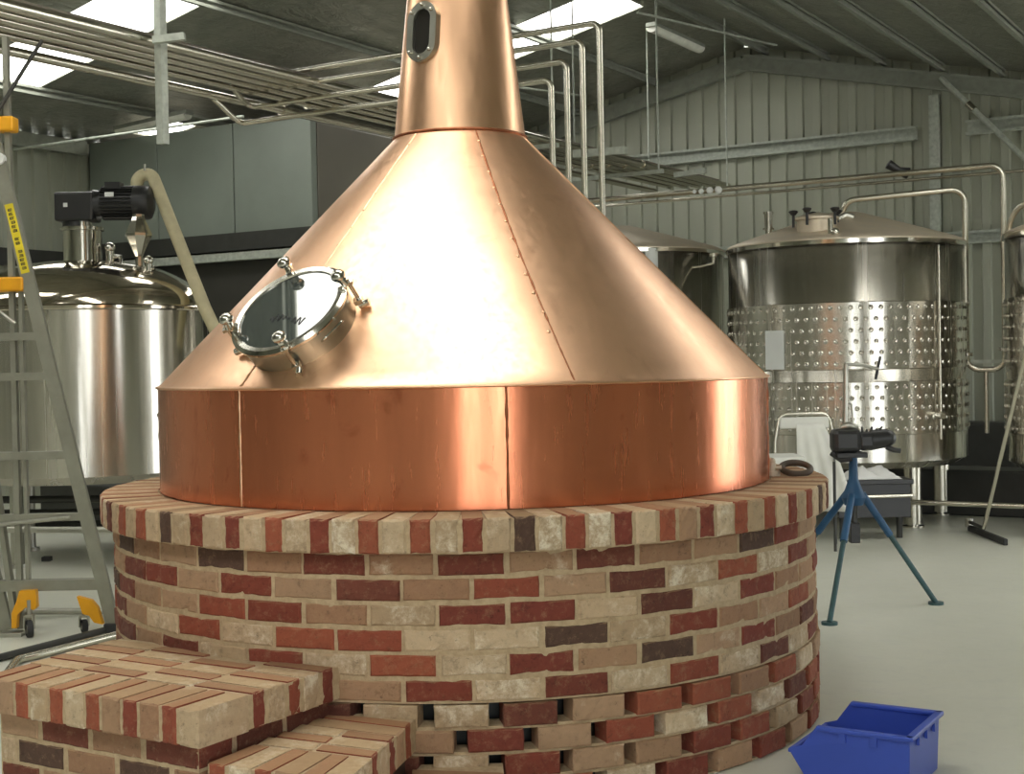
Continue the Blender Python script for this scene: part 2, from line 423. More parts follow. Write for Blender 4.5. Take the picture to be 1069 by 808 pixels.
# fluorescent battens
def batten(p0, p1, label):
    p0, p1 = V(p0), V(p1); t = empty('batten_light', (p0 + p1) / 2, label, 'light')
    MB().bar(p0 + V((0, 0, .05)), p1 + V((0, 0, .05)), .13, .05).build('housing', M['galv_dull'], t, bevel=.005)
    d = (p1 - p0).normalized()
    mb = MB()
    sd = d.cross(ZX).normalized(); n = 10; vs = []
    for p in (p0 + d * .03, p1 - d * .03):
        for k in range(n + 1):
            a_ = PI * k / n; vs.append(p + sd * math.cos(a_) * .075 - ZX * math.sin(a_) * .06 + ZX * .025)
    mb.add(vs, [(k, k + 1, n + 2 + k, n + 1 + k) for k in range(n)], True)
    mb.add(vs, [list(range(n + 1))[::-1], list(range(n + 1, 2 * n + 2))])
    mb.build('diffuser', paint('opal_diffuser', (.80, .80, .72), .4), t)
batten(W(-7.11, 14.9, 5.38), W(-7.11, 16.35, 5.38), 'long unlit fluorescent batten hung along the roof ridge')
batten(W(-12.7, 11.8, 4.32), W(-11.6, 11.9, 4.42), 'slim fluorescent batten above the grey panel box')

# ------------------------------------------------------------------ grey panel box (cool room) with dark store below
BX = [(-13.42, -12.25), (-12.25, -11.04), (-11.04, -9.88)]
t = empty('panel_box', W(-11.6, 14, 0), 'big grey panelled box room high at the left behind the steel tank', 'box room')
for i, (a_, c_) in enumerate(BX):
    MB().obox(W((a_ + c_) / 2, 12.05, 3.65), UX * ((c_ - a_) / 2 - .008), VX * .05, ZX * .64).build('wall_panel', M['panel'], t, bevel=.01)
for i in range(4):
    v0 = 12.1 + i * 1.4
    MB().obox(W(-9.93, v0 + .7, 3.6), UX * .05, VX * .692, ZX * .60).build('side_panel', M['panel_brown'], t, bevel=.01)
MB().obox(W(-11.65, 14.9, 4.235), UX * 1.7, VX * 2.8, ZX * .02).build('top_panel', M['panel_brown'], t)
MB().obox(W(-11.65, 12.0, 2.93), UX * 1.8, VX * .06, ZX * .1).build('support_beam', M['dark_steel'], t)
MB().obox(W(-9.9, 14.9, 2.93), UX * .06, VX * 2.8, ZX * .1).build('support_beam', M['dark_steel'], t)
MB().obox(W(-11.65, 11.98, 2.76), UX * 1.8, VX * .05, ZX * .045).build('pale_strip', M['galv'], t)
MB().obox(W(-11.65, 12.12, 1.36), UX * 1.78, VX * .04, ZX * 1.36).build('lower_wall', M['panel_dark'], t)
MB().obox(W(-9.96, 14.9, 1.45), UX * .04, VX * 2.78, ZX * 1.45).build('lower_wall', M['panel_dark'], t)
# dark rail below left cladding
mb = MB(); mb.obox(W(-13.36, 10.5, 2.82), UX * .05, VX * 1.5, ZX * .1)
tag(mb.build('wall_rail', M['dark_steel']), 'dark horizontal rail on the side wall beside the ladder', 'rail')
mb = MB(); mb.obox(W(-13.38, 9.4, roofz(-13.38) - .12), UX * .05, VX * 2.5, ZX * .085)
tag(mb.build('eave_beam', M['galv_dull']), 'grey eave beam above the ribbed side wall', 'beam')
# low stack of dark cable drums/pipes under tanks: manifold pipework near floor

# ------------------------------------------------------------------ overhead pipe rack
rack_us = [-7.38, -7.22, -7.06, -6.92, -6.78, -6.62]
for i, u in enumerate(rack_us):
    r = .034 if i in (0, 5) else .03
    z = 3.6 if i else 3.55
    mb = MB(); mb.tube([W(u, .5, z), W(u, 16.0 - (5 - i) * .1, z)], r, 12)
    for v in (4.0, 8.6, 10.4, 13.0):
        mb.cyl(W(u, v + i * .12, z), W(u, v + .05 + i * .12, z), r + .012)
    lab = ['stainless overhead pipe at the lower left edge of the long rack', None, None, None, None, 'stainless overhead pipe at the upper right edge of the long rack'][i]
    o = mb.build('overhead_pipe', M['steel_pipe'])
    if lab: tag(o, lab, 'pipe')
    else: tag(o, 'stainless overhead pipe among the inner runs of the long rack', 'pipe', 'inner pipes of the overhead rack')
mb = MB(); mb.obox(W(-7.0, 8.2, 3.66), UX * .30, VX * 7.7, ZX * .003)
for sd_ in (-1, 1): mb.obox(W(-7.0 + sd_ * .3, 8.2, 3.665), UX * .003, VX * 7.7, ZX * .01)
tag(mb.build('cable_tray', paint('brown_cable_tray', (.17, .15, .115), .6)), 'brown-grey cable tray lying along the top of the overhead pipe rack', 'cable tray')
def hanger(v, full=False, lab=None, grp=None):
    t = empty('rack_hanger', W(-7.0, v, 3.5), lab, 'pipe hanger', grp)
    MB().bar(W(-7.55, v, 3.52) , W(-6.42, v, 3.52), .05, .04).build('cross_channel', M['galv'], t)
    for u in (-7.5, -6.47):
        MB().cyl(W(u, v, 3.5), W(u, v, roofz(u) - .02), .009, n=8).build('threaded_rod', M['galv'], t)
hanger(5.0, lab='threaded rod hanger carrying the rack at the top left corner')
hanger(11.4, lab='threaded rod hanger carrying the rack just left of the copper neck')
hanger(13.7, lab='threaded rod hanger carrying the rack just right of the copper neck')
hanger(15.6, lab='threaded rod hanger carrying the far end of the rack')
t = empty('drop_post', at(167, 150, 8.85), 'galvanised slotted post hanging from roof through the rack with a short arm', 'post')
pt = at(167, 150, 8.85)
cee_bar(pt, V((pt.x, pt.y, roofz(-7.3) - .05)), .05, .055, .005, up=UX).build('channel', M['galv'], t)
a0 = at(160, 42, 8.8); a1 = at(193, 38, 8.8)
MB().bar(a0, a1, .05, .045).build('short_arm', M['galv'], t)
# four branch pipes
zs = [3.71, 3.61, 3.49, 3.38]; us = [-4.25, -4.38, -4.5, -4.62]
bl = ['highest branch pipe bending down right of the copper neck, nearest the gable', 'second highest branch pipe bending down right of the neck', 'third branch pipe bending down right of the neck', 'lowest branch pipe bending down closest to the copper neck']
for i in range(4):
    v = 8.13
    pts = [W(-7.0 if i < 2 else -7.4, v, zs[i]), W(us[i], v, zs[i]), W(us[i], v, .25)]
    if i == 3: pts = [W(-7.4, 7.75, 3.58), W(-7.4, v, zs[3])] + pts[1:]
    if i == 2: pts = [W(-7.2, 7.8, 3.62), W(-7.3, v, zs[2])] + pts[1:]
    mb = MB(); mb.tube(fillet(pts, .06), .021, 12)
    mb.cyl(W(us[i], v, 0), W(us[i], v, .26), .03)
    tag(mb.build('branch_pipe', M['steel_pipe']), bl[i], 'pipe')
# pipes along the gable from the rack end
def pix_pipe(name, pts, r, label, R=.1, mat='steel_pipe', n=12, group=None):
    mb = MB(); mb.tube(fillet(pts, R), r, n); return tag(mb.build(name, M[mat]), label, 'pipe', group)
p1 = [at(600, 218, 14.5), at(760, 194, 13.8), at(1047, 172, 11.95), at(1047, 385, 11.95)]
uu = at(1047, 172, 11.95); ul = at(1007, 197, 12.1); uz = at(1027, 386, 12).z
UXn = UX
pL = V((ul.x, ul.y, ul.z)); 
t = empty('transfer_pipe_loop', V((pL.x, pL.y, uz)), 'long stainless pipe running high to a drop and loop right of the dimpled tank', 'pipe')
start = V((uu.x, uu.y, uu.z)) - UX * 5.4
MB().tube(fillet([start, uu, V((uu.x, uu.y, uz)), V((pL.x, pL.y, uz)), pL, at(884, 209, 12.35), at(878, 226, 12.4)], .11), .026, 12).build('pipe_run', M['steel_pipe'], t)
mid = (V((uu.x, uu.y, uz)) + V((pL.x, pL.y, uz))) / 2
MB().cyl(mid, mid - V((0, 0, .55)), .02, n=12).build('drain_stub', M['steel_pipe'], t)
for q_ in (V((uu.x, uu.y, uz + .16)), V((pL.x, pL.y, uz + .12))):
    MB().cyl(q_, q_ + V((0, 0, .03)), .055, n=16).build('pipe_union', M['steel'], t)
MB().bar(V((pL.x, pL.y, uz + .07)) - UX * .12, V((uu.x, uu.y, uz + .07)) + UX * .12, .03, .03).build('support_bar', M['galv'], t)
MB().cyl(V((pL.x, pL.y, 1.93)) - UX * .15, V((pL.x, pL.y, 1.93)) + UX * .03, .02).build('tank_bracket', M['steel'], t)
pix = W(-3.9, 17.0, 0)
st = at(1069, 178, 13.3)
pix_pipe('wall_pipe', [st - UX * 6.3 + V((0, 0, 0)), st + UX * 1.5], .016, 'thin pipe running along the gable just below the long transfer pipe')
pix_pipe('return_pipe', [at(1053, 420, 11.6), at(1053, 222, 11.6), at(1085, 205, 11.3), at(1150, 200, 11.1)], .024, 'pipe curving off the right edge beside the transfer drop', .22)
# far rack end: cluster of small pipe fittings (glare on the ends put in as white)
for i, (px, py, r) in enumerate([(750, 198, .035), (741, 198.5, .033), (732, 199.5, .026), (725, 199.8, .02)]):
    c = at(px, py + .2, 13.22 + (750 - px) * .007); d_ = (CAM - c).normalized()
    mb = MB(); mb.cyl(c + d_ * .03, c - d_ * .18, r, n=16); mb.sphere(c + d_ * .03, r * .98, 14, .5, d_)
    tag(mb.build('pipe_end_cap', M['label_white']), 'round pipe end cap with its glare painted white in the row at the far end of the rack', 'pipe cap', 'row of pipe end caps')
mb = MB(); c = at(925, 172, 13.0); mb.tube([at(927, 171, 12.6), at(938, 178, 12.6), at(948, 181, 12.6)], [.045, .035, .055], 12)
tag(mb.build('butterfly_valve', M['black']), 'small black valve on the long pipes above the dimpled tank', 'valve')
mb = MB(); mb.bar(at(735, 170, 15), at(655, 176, 15.2), .05, .04)
mb = cee_bar(at(705, 183, 15.3), at(738, 178, 15.1), .04, .05, .006)
tag(mb.build('bracket_arm', M['galv']), 'short galvanised bracket arm above the far end of rack', 'bracket')
mb = cee_bar(at(600, 161, 11), at(655, 157, 10.8), .04, .05, .006)
tag(mb.build('bracket_arm', M['galv']), 'short galvanised bracket arm crossing behind the branch pipes', 'bracket')

# ------------------------------------------------------------------ copper pot still
KC = V((-.21, 6.2, 0)); DZ, SZ, NZ = .98, 1.416, 2.49
RD, RN = 1.33, .29
def kp(phi, r, z):   # phi in degrees, 0 faces the camera, + to the right
    a_ = math.radians(phi); return V((KC.x + r * math.sin(a_), KC.y - r * math.cos(a_), z))
still = empty('pot_still', KC + V((0, 0, DZ)), 'large conical copper pot still seated on the round brick base', 'still')
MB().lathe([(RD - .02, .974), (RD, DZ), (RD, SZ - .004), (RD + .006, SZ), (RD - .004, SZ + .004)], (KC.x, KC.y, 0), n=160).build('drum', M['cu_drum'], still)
cone_slope = (RD - RN) / (NZ - SZ)
def cr(z): return RD - (z - SZ) * cone_slope
prof = [(RD + .004, SZ + .002), (RD - .012, SZ + .012)]
for i in range(1, 25):
    z = SZ + .012 + (NZ - SZ - .012) * i / 24; prof.append((cr(z) + .012 * math.sin(PI * i / 24) * 0, z))
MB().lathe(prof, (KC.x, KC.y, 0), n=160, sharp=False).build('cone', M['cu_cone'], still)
NT = 4.35
def nr(z): return .292 - (z - NZ) * (.292 - .222) / (3.116 - NZ) if z < 3.4 else .19 - (z - 3.4) * .03
MB().lathe([(.292, NZ - .004)] + [(nr(NZ + (NT - NZ) * i / 20), NZ + (NT - NZ) * i / 20) for i in range(1, 21)] + [(0, NT)], (KC.x, KC.y, 0), n=96).build('neck', M['cu_neck'], still)
mb = MB(); mb.tube([kp(i * 360 / 72, .294, NZ + .0) for i in range(72)], .007, 8, closed=True)
mb.build('neck_seam', M['cu_dark'], still)
mb = MB(); mb.tube([kp(i * 360 / 120, RD + .004, SZ) for i in range(120)], .006, 8, closed=True)
mb.build('shoulder_seam', M['cu_neck'], still)
def seam(phi0, phi1, z0, z1, rf_, r, mat, n=40, wob=.0015, name='seam'):
    pts = []
    for i in range(n + 1):
        z = z0 + (z1 - z0) * i / n; ph = phi0 + (phi1 - phi0) * i / n
        pts.append(kp(ph + random.uniform(-1, 1) * wob * 20, rf_(z) - r * .35 + random.uniform(-1, 1) * wob, z))
    mb = MB(); mb.tube(pts, [r * random.uniform(.7, 1.2) for _ in pts], 6); mb.build(name, mat, still)
seam(19.2, 15.2, SZ + .01, NZ - .01, cr, .005, M['cu_dark'], 60, .0008, 'cone_seam')
seam(-37, -37, SZ + .01, NZ - .01, cr, .005, M['cu_neck'], 60, .0008, 'cone_seam')
seam(76, 70, SZ + .01, NZ - .01, cr, .006, M['cu_neck'], 60, .0008, 'cone_seam')
seam(8.2, 8.2, DZ, SZ, lambda z: RD, .006, M['cu_dark'], 20, .001, 'drum_seam')
seam(-37, -37, DZ, SZ, lambda z: RD, .006, M['cu_neck'], 20, .001, 'drum_seam')
seam(76, 76, DZ, SZ, lambda z: RD, .006, M['cu_dark'], 20, .001, 'drum_seam')
for k, (pa_, pb_, cnt) in enumerate(((15.2, 19.2, 12), (-36.4, -36.4, 7))):
    mb = MB()
    for i in range(cnt):
        z = NZ - .06 - i * .075; ph0 = pa_ + (pb_ - pa_) * (NZ - z) / (NZ - SZ) - .5; nrm = V((math.sin(math.radians(ph0)), -math.cos(math.radians(ph0)), 1)).normalized()
        mb.sphere(kp(ph0 + random.uniform(-.4, .4), cr(z), z), .008, 8, .5, nrm)
    mb.build('rivet_row', M['cu_neck'], still)

# sight glass on neck: oval flange
def oval(a_, b_, cx_, nrm, tan, up_, k0, k1, hole=None, n=40):
    """racetrack plate extruded along nrm between offsets k0,k1"""
    def loop(sa, sb):
        pts = []
        for i in range(n):
            t_ = 2 * PI * i / n; x = sa * math.cos(t_); y = sa * math.sin(t_) + (sb - sa) * (1 if math.sin(t_) > 0 else -1)
            pts.append((x, y))
        return pts
    mb = MB(); o = loop(a_, b_)
    P = lambda p, k: cx_ + tan * p[0] + up_ * p[1] + nrm * k
    vo0 = [P(p, k0) for p in o]; vo1 = [P(p, k1) for p in o]
    mb.add(vo0 + vo1, [(i, (i + 1) % n, n + (i + 1) % n, n + i) for i in range(n)], False)
    if hole:
        h = loop(*hole); vh1 = [P(p, k1) for p in h]; vh0 = [P(p, k0) for p in h]
        mb.add(vo1 + vh1, [(i, (i + 1) % n, n + (i + 1) % n, n + i) for i in range(n)])
        mb.add(vh1 + vh0, [(i, (i + 1) % n, n + (i + 1) % n, n + i) for i in range(n)])
    else: mb.add(vo1, [list(range(n))])
    return mb
ph = math.radians(-35); zc = 2.92
nrm = V((math.sin(ph), -math.cos(ph), .11)).normalized(); tan = V((math.cos(ph), math.sin(ph), 0)); upv = nrm.cross(tan) * -1
if upv.z < 0: upv = -upv
cc = kp(-35, nr(zc) - .004, zc)
sg = oval(.079, .132, cc, nrm, tan, upv, -.03, .022, hole=(.046, .098)).build('sight_glass_flange', M['steel_dull'], still)
m_g, nt, b_g = newmat('dark_glass'); b_g.inputs['Base Color'].default_value = (.02, .018, .015, 1); b_g.inputs['Roughness'].default_value = .35; b_g.inputs['IOR'].default_value = 1.3
oval(.048, .100, cc, nrm, tan, upv, -.02, .008).build('pane', m_g, sg)
for i in range(6):
    t_ = [PI / 2, PI / 2 + 1.0, PI / 2 - 1.0, -PI / 2, -PI / 2 + 1.0, -PI / 2 - 1.0][i]
    x = .063 * math.cos(t_); y = .063 * math.sin(t_) + .053 * (1 if math.sin(t_) > 0 else -1)
    c = cc + tan * x + upv * y
    mb = MB(); mb.cyl(c + nrm * .02, c + nrm * .032, .009, n=6); mb.sphere(c + nrm * .032, .007, 8)
    mb.build('bolt', M['steel'], sg)

# manway hatch on the cone
hp = -31.5; a_ = math.radians(hp); hz = 1.64
hn = V((math.sin(a_), -math.cos(a_), 1)).normalized()
ht = V((math.cos(a_), math.sin(a_), 0)); hu = ht.cross(hn) * -1
if hu.z < 0: hu = -hu
hc = kp(hp, cr(hz) + .0, hz) 
HR = .224
hat = MB().lathe([(HR, -.10), (HR, .068), (HR + .012, .072), (HR + .012, .084), (HR - .012, .084), (HR - .012, -.08)], hc, hn, n=64).build('manway_neck', M['steel_dull'], still)
MB().lathe([(HR + .016, .084), (HR + .018, .096), (HR + .004, .106), (HR - .016, .104), (HR - .022, .09), (HR - .022, .08)], hc, hn, n=64).build('cover_rim', M['steel'], hat)
mg, nt, bg = newmat('manway_glass'); bg.inputs['Base Color'].default_value = (.05, .06, .055, 1); bg.inputs['Metallic'].default_value = .0; bg.inputs['Roughness'].default_value = .03; bg.inputs['IOR'].default_value = 2.1
MB().lathe([(HR - .018, .088), (HR - .018, .098), (.001, .098)], hc, hn, n=64).build('glass_cover', mg, hat)
# faint handwriting on the cover (illegible scrawl in the photograph)
pts = []
for i in range(90):
    t_ = i / 89; x = -.06 + .17 * t_; y = -.055 + .012 * math.sin(t_ * 46) * (1 + .6 * math.sin(t_ * 9)) + .012 * math.sin(t_ * 5)
    pts.append(hc + ht * x + hu * y + hn * .0995)
MB().tube(pts, .0016, 4).build('pen_scrawl', M['black'], hat)
def knob(ang, mb_name='clamp'):
    r = HR + .03; d_ = ht * math.cos(ang) + hu * math.sin(ang)
    b0 = hc + d_ * r
    mb = MB(); mb.cyl(b0 + hn * .0, b0 + hn * .13, .008, n=8)
    mb.cyl(b0 + hn * .0 - d_ * .012, b0 + hn * .0 + d_ * .03, .014, n=8)
    mb.bar(b0 + hn * .02 - d_ * .02, b0 + hn * .02 + d_ * .012, .03, .02, hn)
    mb.sphere(b0 + hn * .155 - d_ * .02, .028, 14, .75, hn)
    mb.cyl(b0 + hn * .11 - d_ * .01, b0 + hn * .14 - d_ * .018, .016, n=12)
    mb.obox(b0 + hn * .11 - d_ * .012, d_ * .03, hn.cross(d_) * .012, hn * .006)
    mb.build(mb_name, M['steel'], hat)
for an in (math.radians(118), math.radians(205), math.radians(298), math.radians(28)): knob(an)
d_ = ht * math.cos(math.radians(160)) + hu * math.sin(math.radians(160)); e_ = hn.cross(d_)
q0 = hc + d_ * (HR + .01) + hn * .06
MB().tube(fillet([q0 + e_ * .05, q0 + e_ * .05 + d_ * .05, q0 - e_ * .05 + d_ * .05, q0 - e_ * .05], .012), .006, 8).build('hatch_handle', M['dark_steel'], hat)
d_ = ht * math.cos(math.radians(-20)) + hu * math.sin(math.radians(-20)); e_ = hn.cross(d_)
q0 = hc + d_ * (HR + .008) + hn * .05
MB().tube(fillet([q0 + e_ * .05, q0 + e_ * .05 + d_ * .03 + hn * .02, q0 - e_ * .05 + d_ * .03 + hn * .02, q0 - e_ * .05], .012), .005, 8).build('hatch_handle', M['steel'], hat)
# small cock on the left side
mb = MB(); b0 = kp(-88, RD + .01, 1.25); mb.cyl(kp(-88, RD - .01, 1.28), kp(-88, RD + .03, 1.28), .012); mb.sphere(kp(-88, RD + .022, 1.29), .016, 12)
mb.tube(fillet([kp(-88, RD + .02, 1.28), kp(-88, RD + .028, 1.2), kp(-88, RD + .02, 1.10), kp(-88, RD, 1.08)], .02), .006, 8)
mb.build('drain_cock', M['steel'], still)

# ------------------------------------------------------------------ brickwork
RED = [s(148, 76, 56), s(136, 66, 50), s(158, 86, 62), s(128, 62, 49)]
DRK = [s(116, 64, 50), s(106, 60, 48), s(92, 68, 56), s(122, 62, 48)]
TAN = [s(174, 138, 108), s(162, 124, 96), s(182, 148, 118)]
PAL = [s(200, 174, 142), s(188, 162, 130), s(208, 184, 152)]
KIND = {'r': (RED, -.02), 'd': (DRK, .0), 't': (TAN, .16), 'p': (PAL, .34), 'm': (RED, .12)}
def bcol(k):
    cs, w = KIND[k]; c = random.choice(cs); f_ = random.uniform(.9, 1.08)
    return (c[0] * f_, c[1] * f_, c[2] * f_, max(0, w + random.uniform(-.05, .05)))
def brick(mb, c, ax, ay, az, L, D, H, rough=.0022, ch=.006, ny=7, nz=3):
    """brick with rough chipped faces. c centre of outer face; ax along length, ay outward normal, az height"""
    nx_, nz_ = ny, nz
    def jit(a): return random.uniform(-a, a)
    grid = {}
    vs = []
    def addv(p): vs.append(p); return len(vs) - 1
    # front face grid slightly inset + outer ring pushed back
    for j in range(nz_ + 1):
        for i in range(nx_ + 1):
            x = -L / 2 + ch + (L - 2 * ch) * i / nx_; z = -H / 2 + ch + (H - 2 * ch) * j / nz_
            edge = i in (0, nx_) or j in (0, nz_)
            p = c + ax * (x + jit(rough)) + az * (z + jit(rough)) + ay * (jit(.0014) - (random.uniform(0, .004) if edge and random.random() < .4 else 0))
            grid[i, j] = addv(p)
    fs = [(grid[i, j], grid[i + 1, j], grid[i + 1, j + 1], grid[i, j + 1]) for i in range(nx_) for j in range(nz_)]
    loop = [(i, 0) for i in range(nx_)] + [(nx_, j) for j in range(nz_)] + [(i, nz_) for i in range(nx_, 0, -1)] + [(0, j) for j in range(nz_, 0, -1)]
    front = [grid[k] for k in loop]; side = []; back = []
    for (i, j) in loop:
        x = -L / 2 + L * i / nx_; z = -H / 2 + H * j / nz_
        side.append(addv(c + ax * (x + jit(rough * .6)) + az * (z + jit(rough * .6)) - ay * ch)); back.append(addv(c + ax * x + az * z - ay * D))
    n_ = len(loop)
    for i in range(n_):
        j = (i + 1) % n_
        fs.append((front[j], front[i], side[i], side[j])); fs.append((side[j], side[i], back[i], back[j]))
    fs.append(back[::-1])
    if ax.cross(az).dot(ay) > 0: pass
    else: fs = [f[::-1] for f in fs]
    # smooth=false
    mb.add(vs, [f[::-1] for f in fs] if ax.cross(az).dot(ay) > 0 and False else fs)

RW, RC = 1.52, 1.575
CH = .086
base = empty('brick_plinth', KC.copy(), 'round reclaimed brick base with a projecting cap ring under the copper still', 'brick base')
wall = MB()
# colour maps read off the photograph, from left (phi -65) to right
codd = {1: {-60.7: 'd', -51.7: 't', -42.7: 't', -33.7: 'd', -24.7: 't', -15.7: 'd', -6.7: 't', 2.3: 'd', 11.3: 't', 20.3: 'd', 29.3: 't', 38.3: 't', 47.3: 'd', 56.3: 'r', 65.3: 't', 74.3: 't', -69.7: 't'},
        3: {-69.7: 'd', -60.7: 'd', -51.7: 't', -42.7: 't', -33.7: 'r', -24.7: 'r', -15.7: 't', -6.7: 'p', 2.3: 'r', 11.3: 'r', 20.3: 'p', 29.3: 'd', 38.3: 'p', 47.3: 'r', 56.3: 't', 65.3: 't', 74.3: 'r'},
        5: {-69.7: 'd', -60.7: 'd', -51.7: 't', -42.7: 'd', -33.7: 'p', -24.7: 'r', -15.7: 'p', -6.7: 'r', 2.3: 'p', 11.3: 'r', 20.3: 't', 29.3: 'd', 38.3: 't', 47.3: 'r', 56.3: 't', 65.3: 'd', 74.3: 't'}}
cev = {2: {-65: 't', -56.2: 'd', -47.2: 'r', -38.2: 't', -29.2: 'r', -20.2: 't', -11.2: 'd', -2.2: 't', 6.8: 'r', 15.8: 't', 24.8: 'd', 33.8: 'p', 42.8: 'r', 51.8: 'p', 60.8: 'd', 69.8: 't'},
       4: {-65: 'd', -56.2: 't', -47.2: 'p', -38.2: 'r', -29.2: 'p', -20.2: 'r', -11.2: 'r', -2.2: 'p', 6.8: 'p', 15.8: 'd', 24.8: 'p', 33.8: 'r', 42.8: 't', 51.8: 't', 60.8: 'r', 69.8: 't'},
       6: {-65: 'd', -56.2: 'd', -47.2: 't', -38.2: 'r', -29.2: 'p', -20.2: 'r', -11.2: 't', -2.2: 'r', 6.8: 'p', 15.8: 'd', 24.8: 'p', 33.8: 'r', 42.8: 'p', 51.8: 'd', 60.8: 'p', 69.8: 'd'}}
lat = {7: (.6, {0: 'p', 9: 'd', 18: 't', 27: 'm', 36: 'r', 45: 't', 54: 'r', 63: 'p', -9: 'p', -18: 'd'}),
       8: (5.1, {-9: 't', 0: 'r', 9: 't', 18: 'r', 27: 'p', 36: 'r', 45: 'p', 54: 'd', 63: 'r'}),
       9: (.6, {-9: 'd', 0: 'p', 9: 'r', 18: 't', 27: 't', 36: 'r', 45: 'r', 54: 'p', 63: 'd'}),
       10: (5.1, {-9: 't', 0: 't', 9: 'r', 18: 'p', 27: 'r', 36: 't', 45: 'r', 54: 't', 63: 'r'})}
for c_ in range(1, 11):
    zc = 10 * CH - CH * (c_ - .5)
    for k in range(40):
        if c_ <= 6:
            off = 2.3 if c_ % 2 else 6.8
            phi = off + 9 * k; phi = phi - 360 if phi > 180 else phi
            tab = codd.get(c_) or cev.get(c_)
            kind = next((v_ for p_, v_ in tab.items() if abs(p_ - phi) < 1.5), random.choice('rdttp'))
            L = 2 * RW * math.tan(math.radians(4.5)) - .017; pr = -.001
        else:
            off, tab = lat[c_]; phi = off + 9 * k; phi = phi - 360 if phi > 180 else phi
            kind = next((v_ for p_, v_ in tab.items() if abs(p_ + off - phi) < 1.5), random.choice('rdttp'))
            L = .188; pr = .006
        aa = math.radians(phi + random.uniform(-.12, .12)); nrm = V((math.sin(aa), -math.cos(aa), 0)); tn = V((math.cos(aa), math.sin(aa), 0))
        wall.col = bcol(kind)
        brick(wall, KC + nrm * (RW + .001 + pr + random.uniform(-.002, .003)) + ZX * (zc + random.uniform(-.0015, .0015)), tn, nrm, ZX, L + random.uniform(-.003, .003), .10, (CH - .015) if c_ <= 6 else CH - .009)
wall.build('brick_courses', M['brick'], base)
mo = MB()
zt = 10 * CH; zl = 4 * CH
mo.lathe([(RW - .10, zt), (RW - .0035, zt), (RW - .0035, zl), (RW - .10, zl)], KC, n=160)
for k in range(4): mo.lathe([(RW - .10, CH * k - .006), (RW - .004, CH * k - .006), (RW - .004, CH * k + .006), (RW - .10, CH * k + .006)], KC, n=160)
mo.build('mortar', M['mortar'], base)
core = MB(); core.lathe([(RW - .16, 0), (RW - .16, zt), (.0, zt)], KC, n=96); core.build('inner_liner', M['dark_steel'], base)
cap = MB(); NB = 112
for k in range(NB):
    phi = 360 / NB * (k + .5) ; aa = math.radians(phi + .9); nrm = V((math.sin(aa), -math.cos(aa), 0)); tn = V((math.cos(aa), math.sin(aa), 0))
    red = k % 2 == 0
    cap.col = bcol(random.choice('rrrrd') if red else random.choice('pppt'))
    wd = .070 if red else .080
    brick(cap, KC + nrm * (RC + random.uniform(-.003, .003)) + ZX * (zt + .06), tn, nrm, ZX, wd, .235, .116 + random.uniform(-.003, .002), rough=.003, ch=.007, ny=4, nz=5)
cap.build('cap_bricks', M['brick'], base)
cm = MB(); cm.lathe([(RD + .0, zt + .002), (RC - .006, zt + .002), (RC - .006, zt + .112), (RD - .02, zt + .112)], KC, n=160); cm.build('cap_mortar', M['mortar'], base)

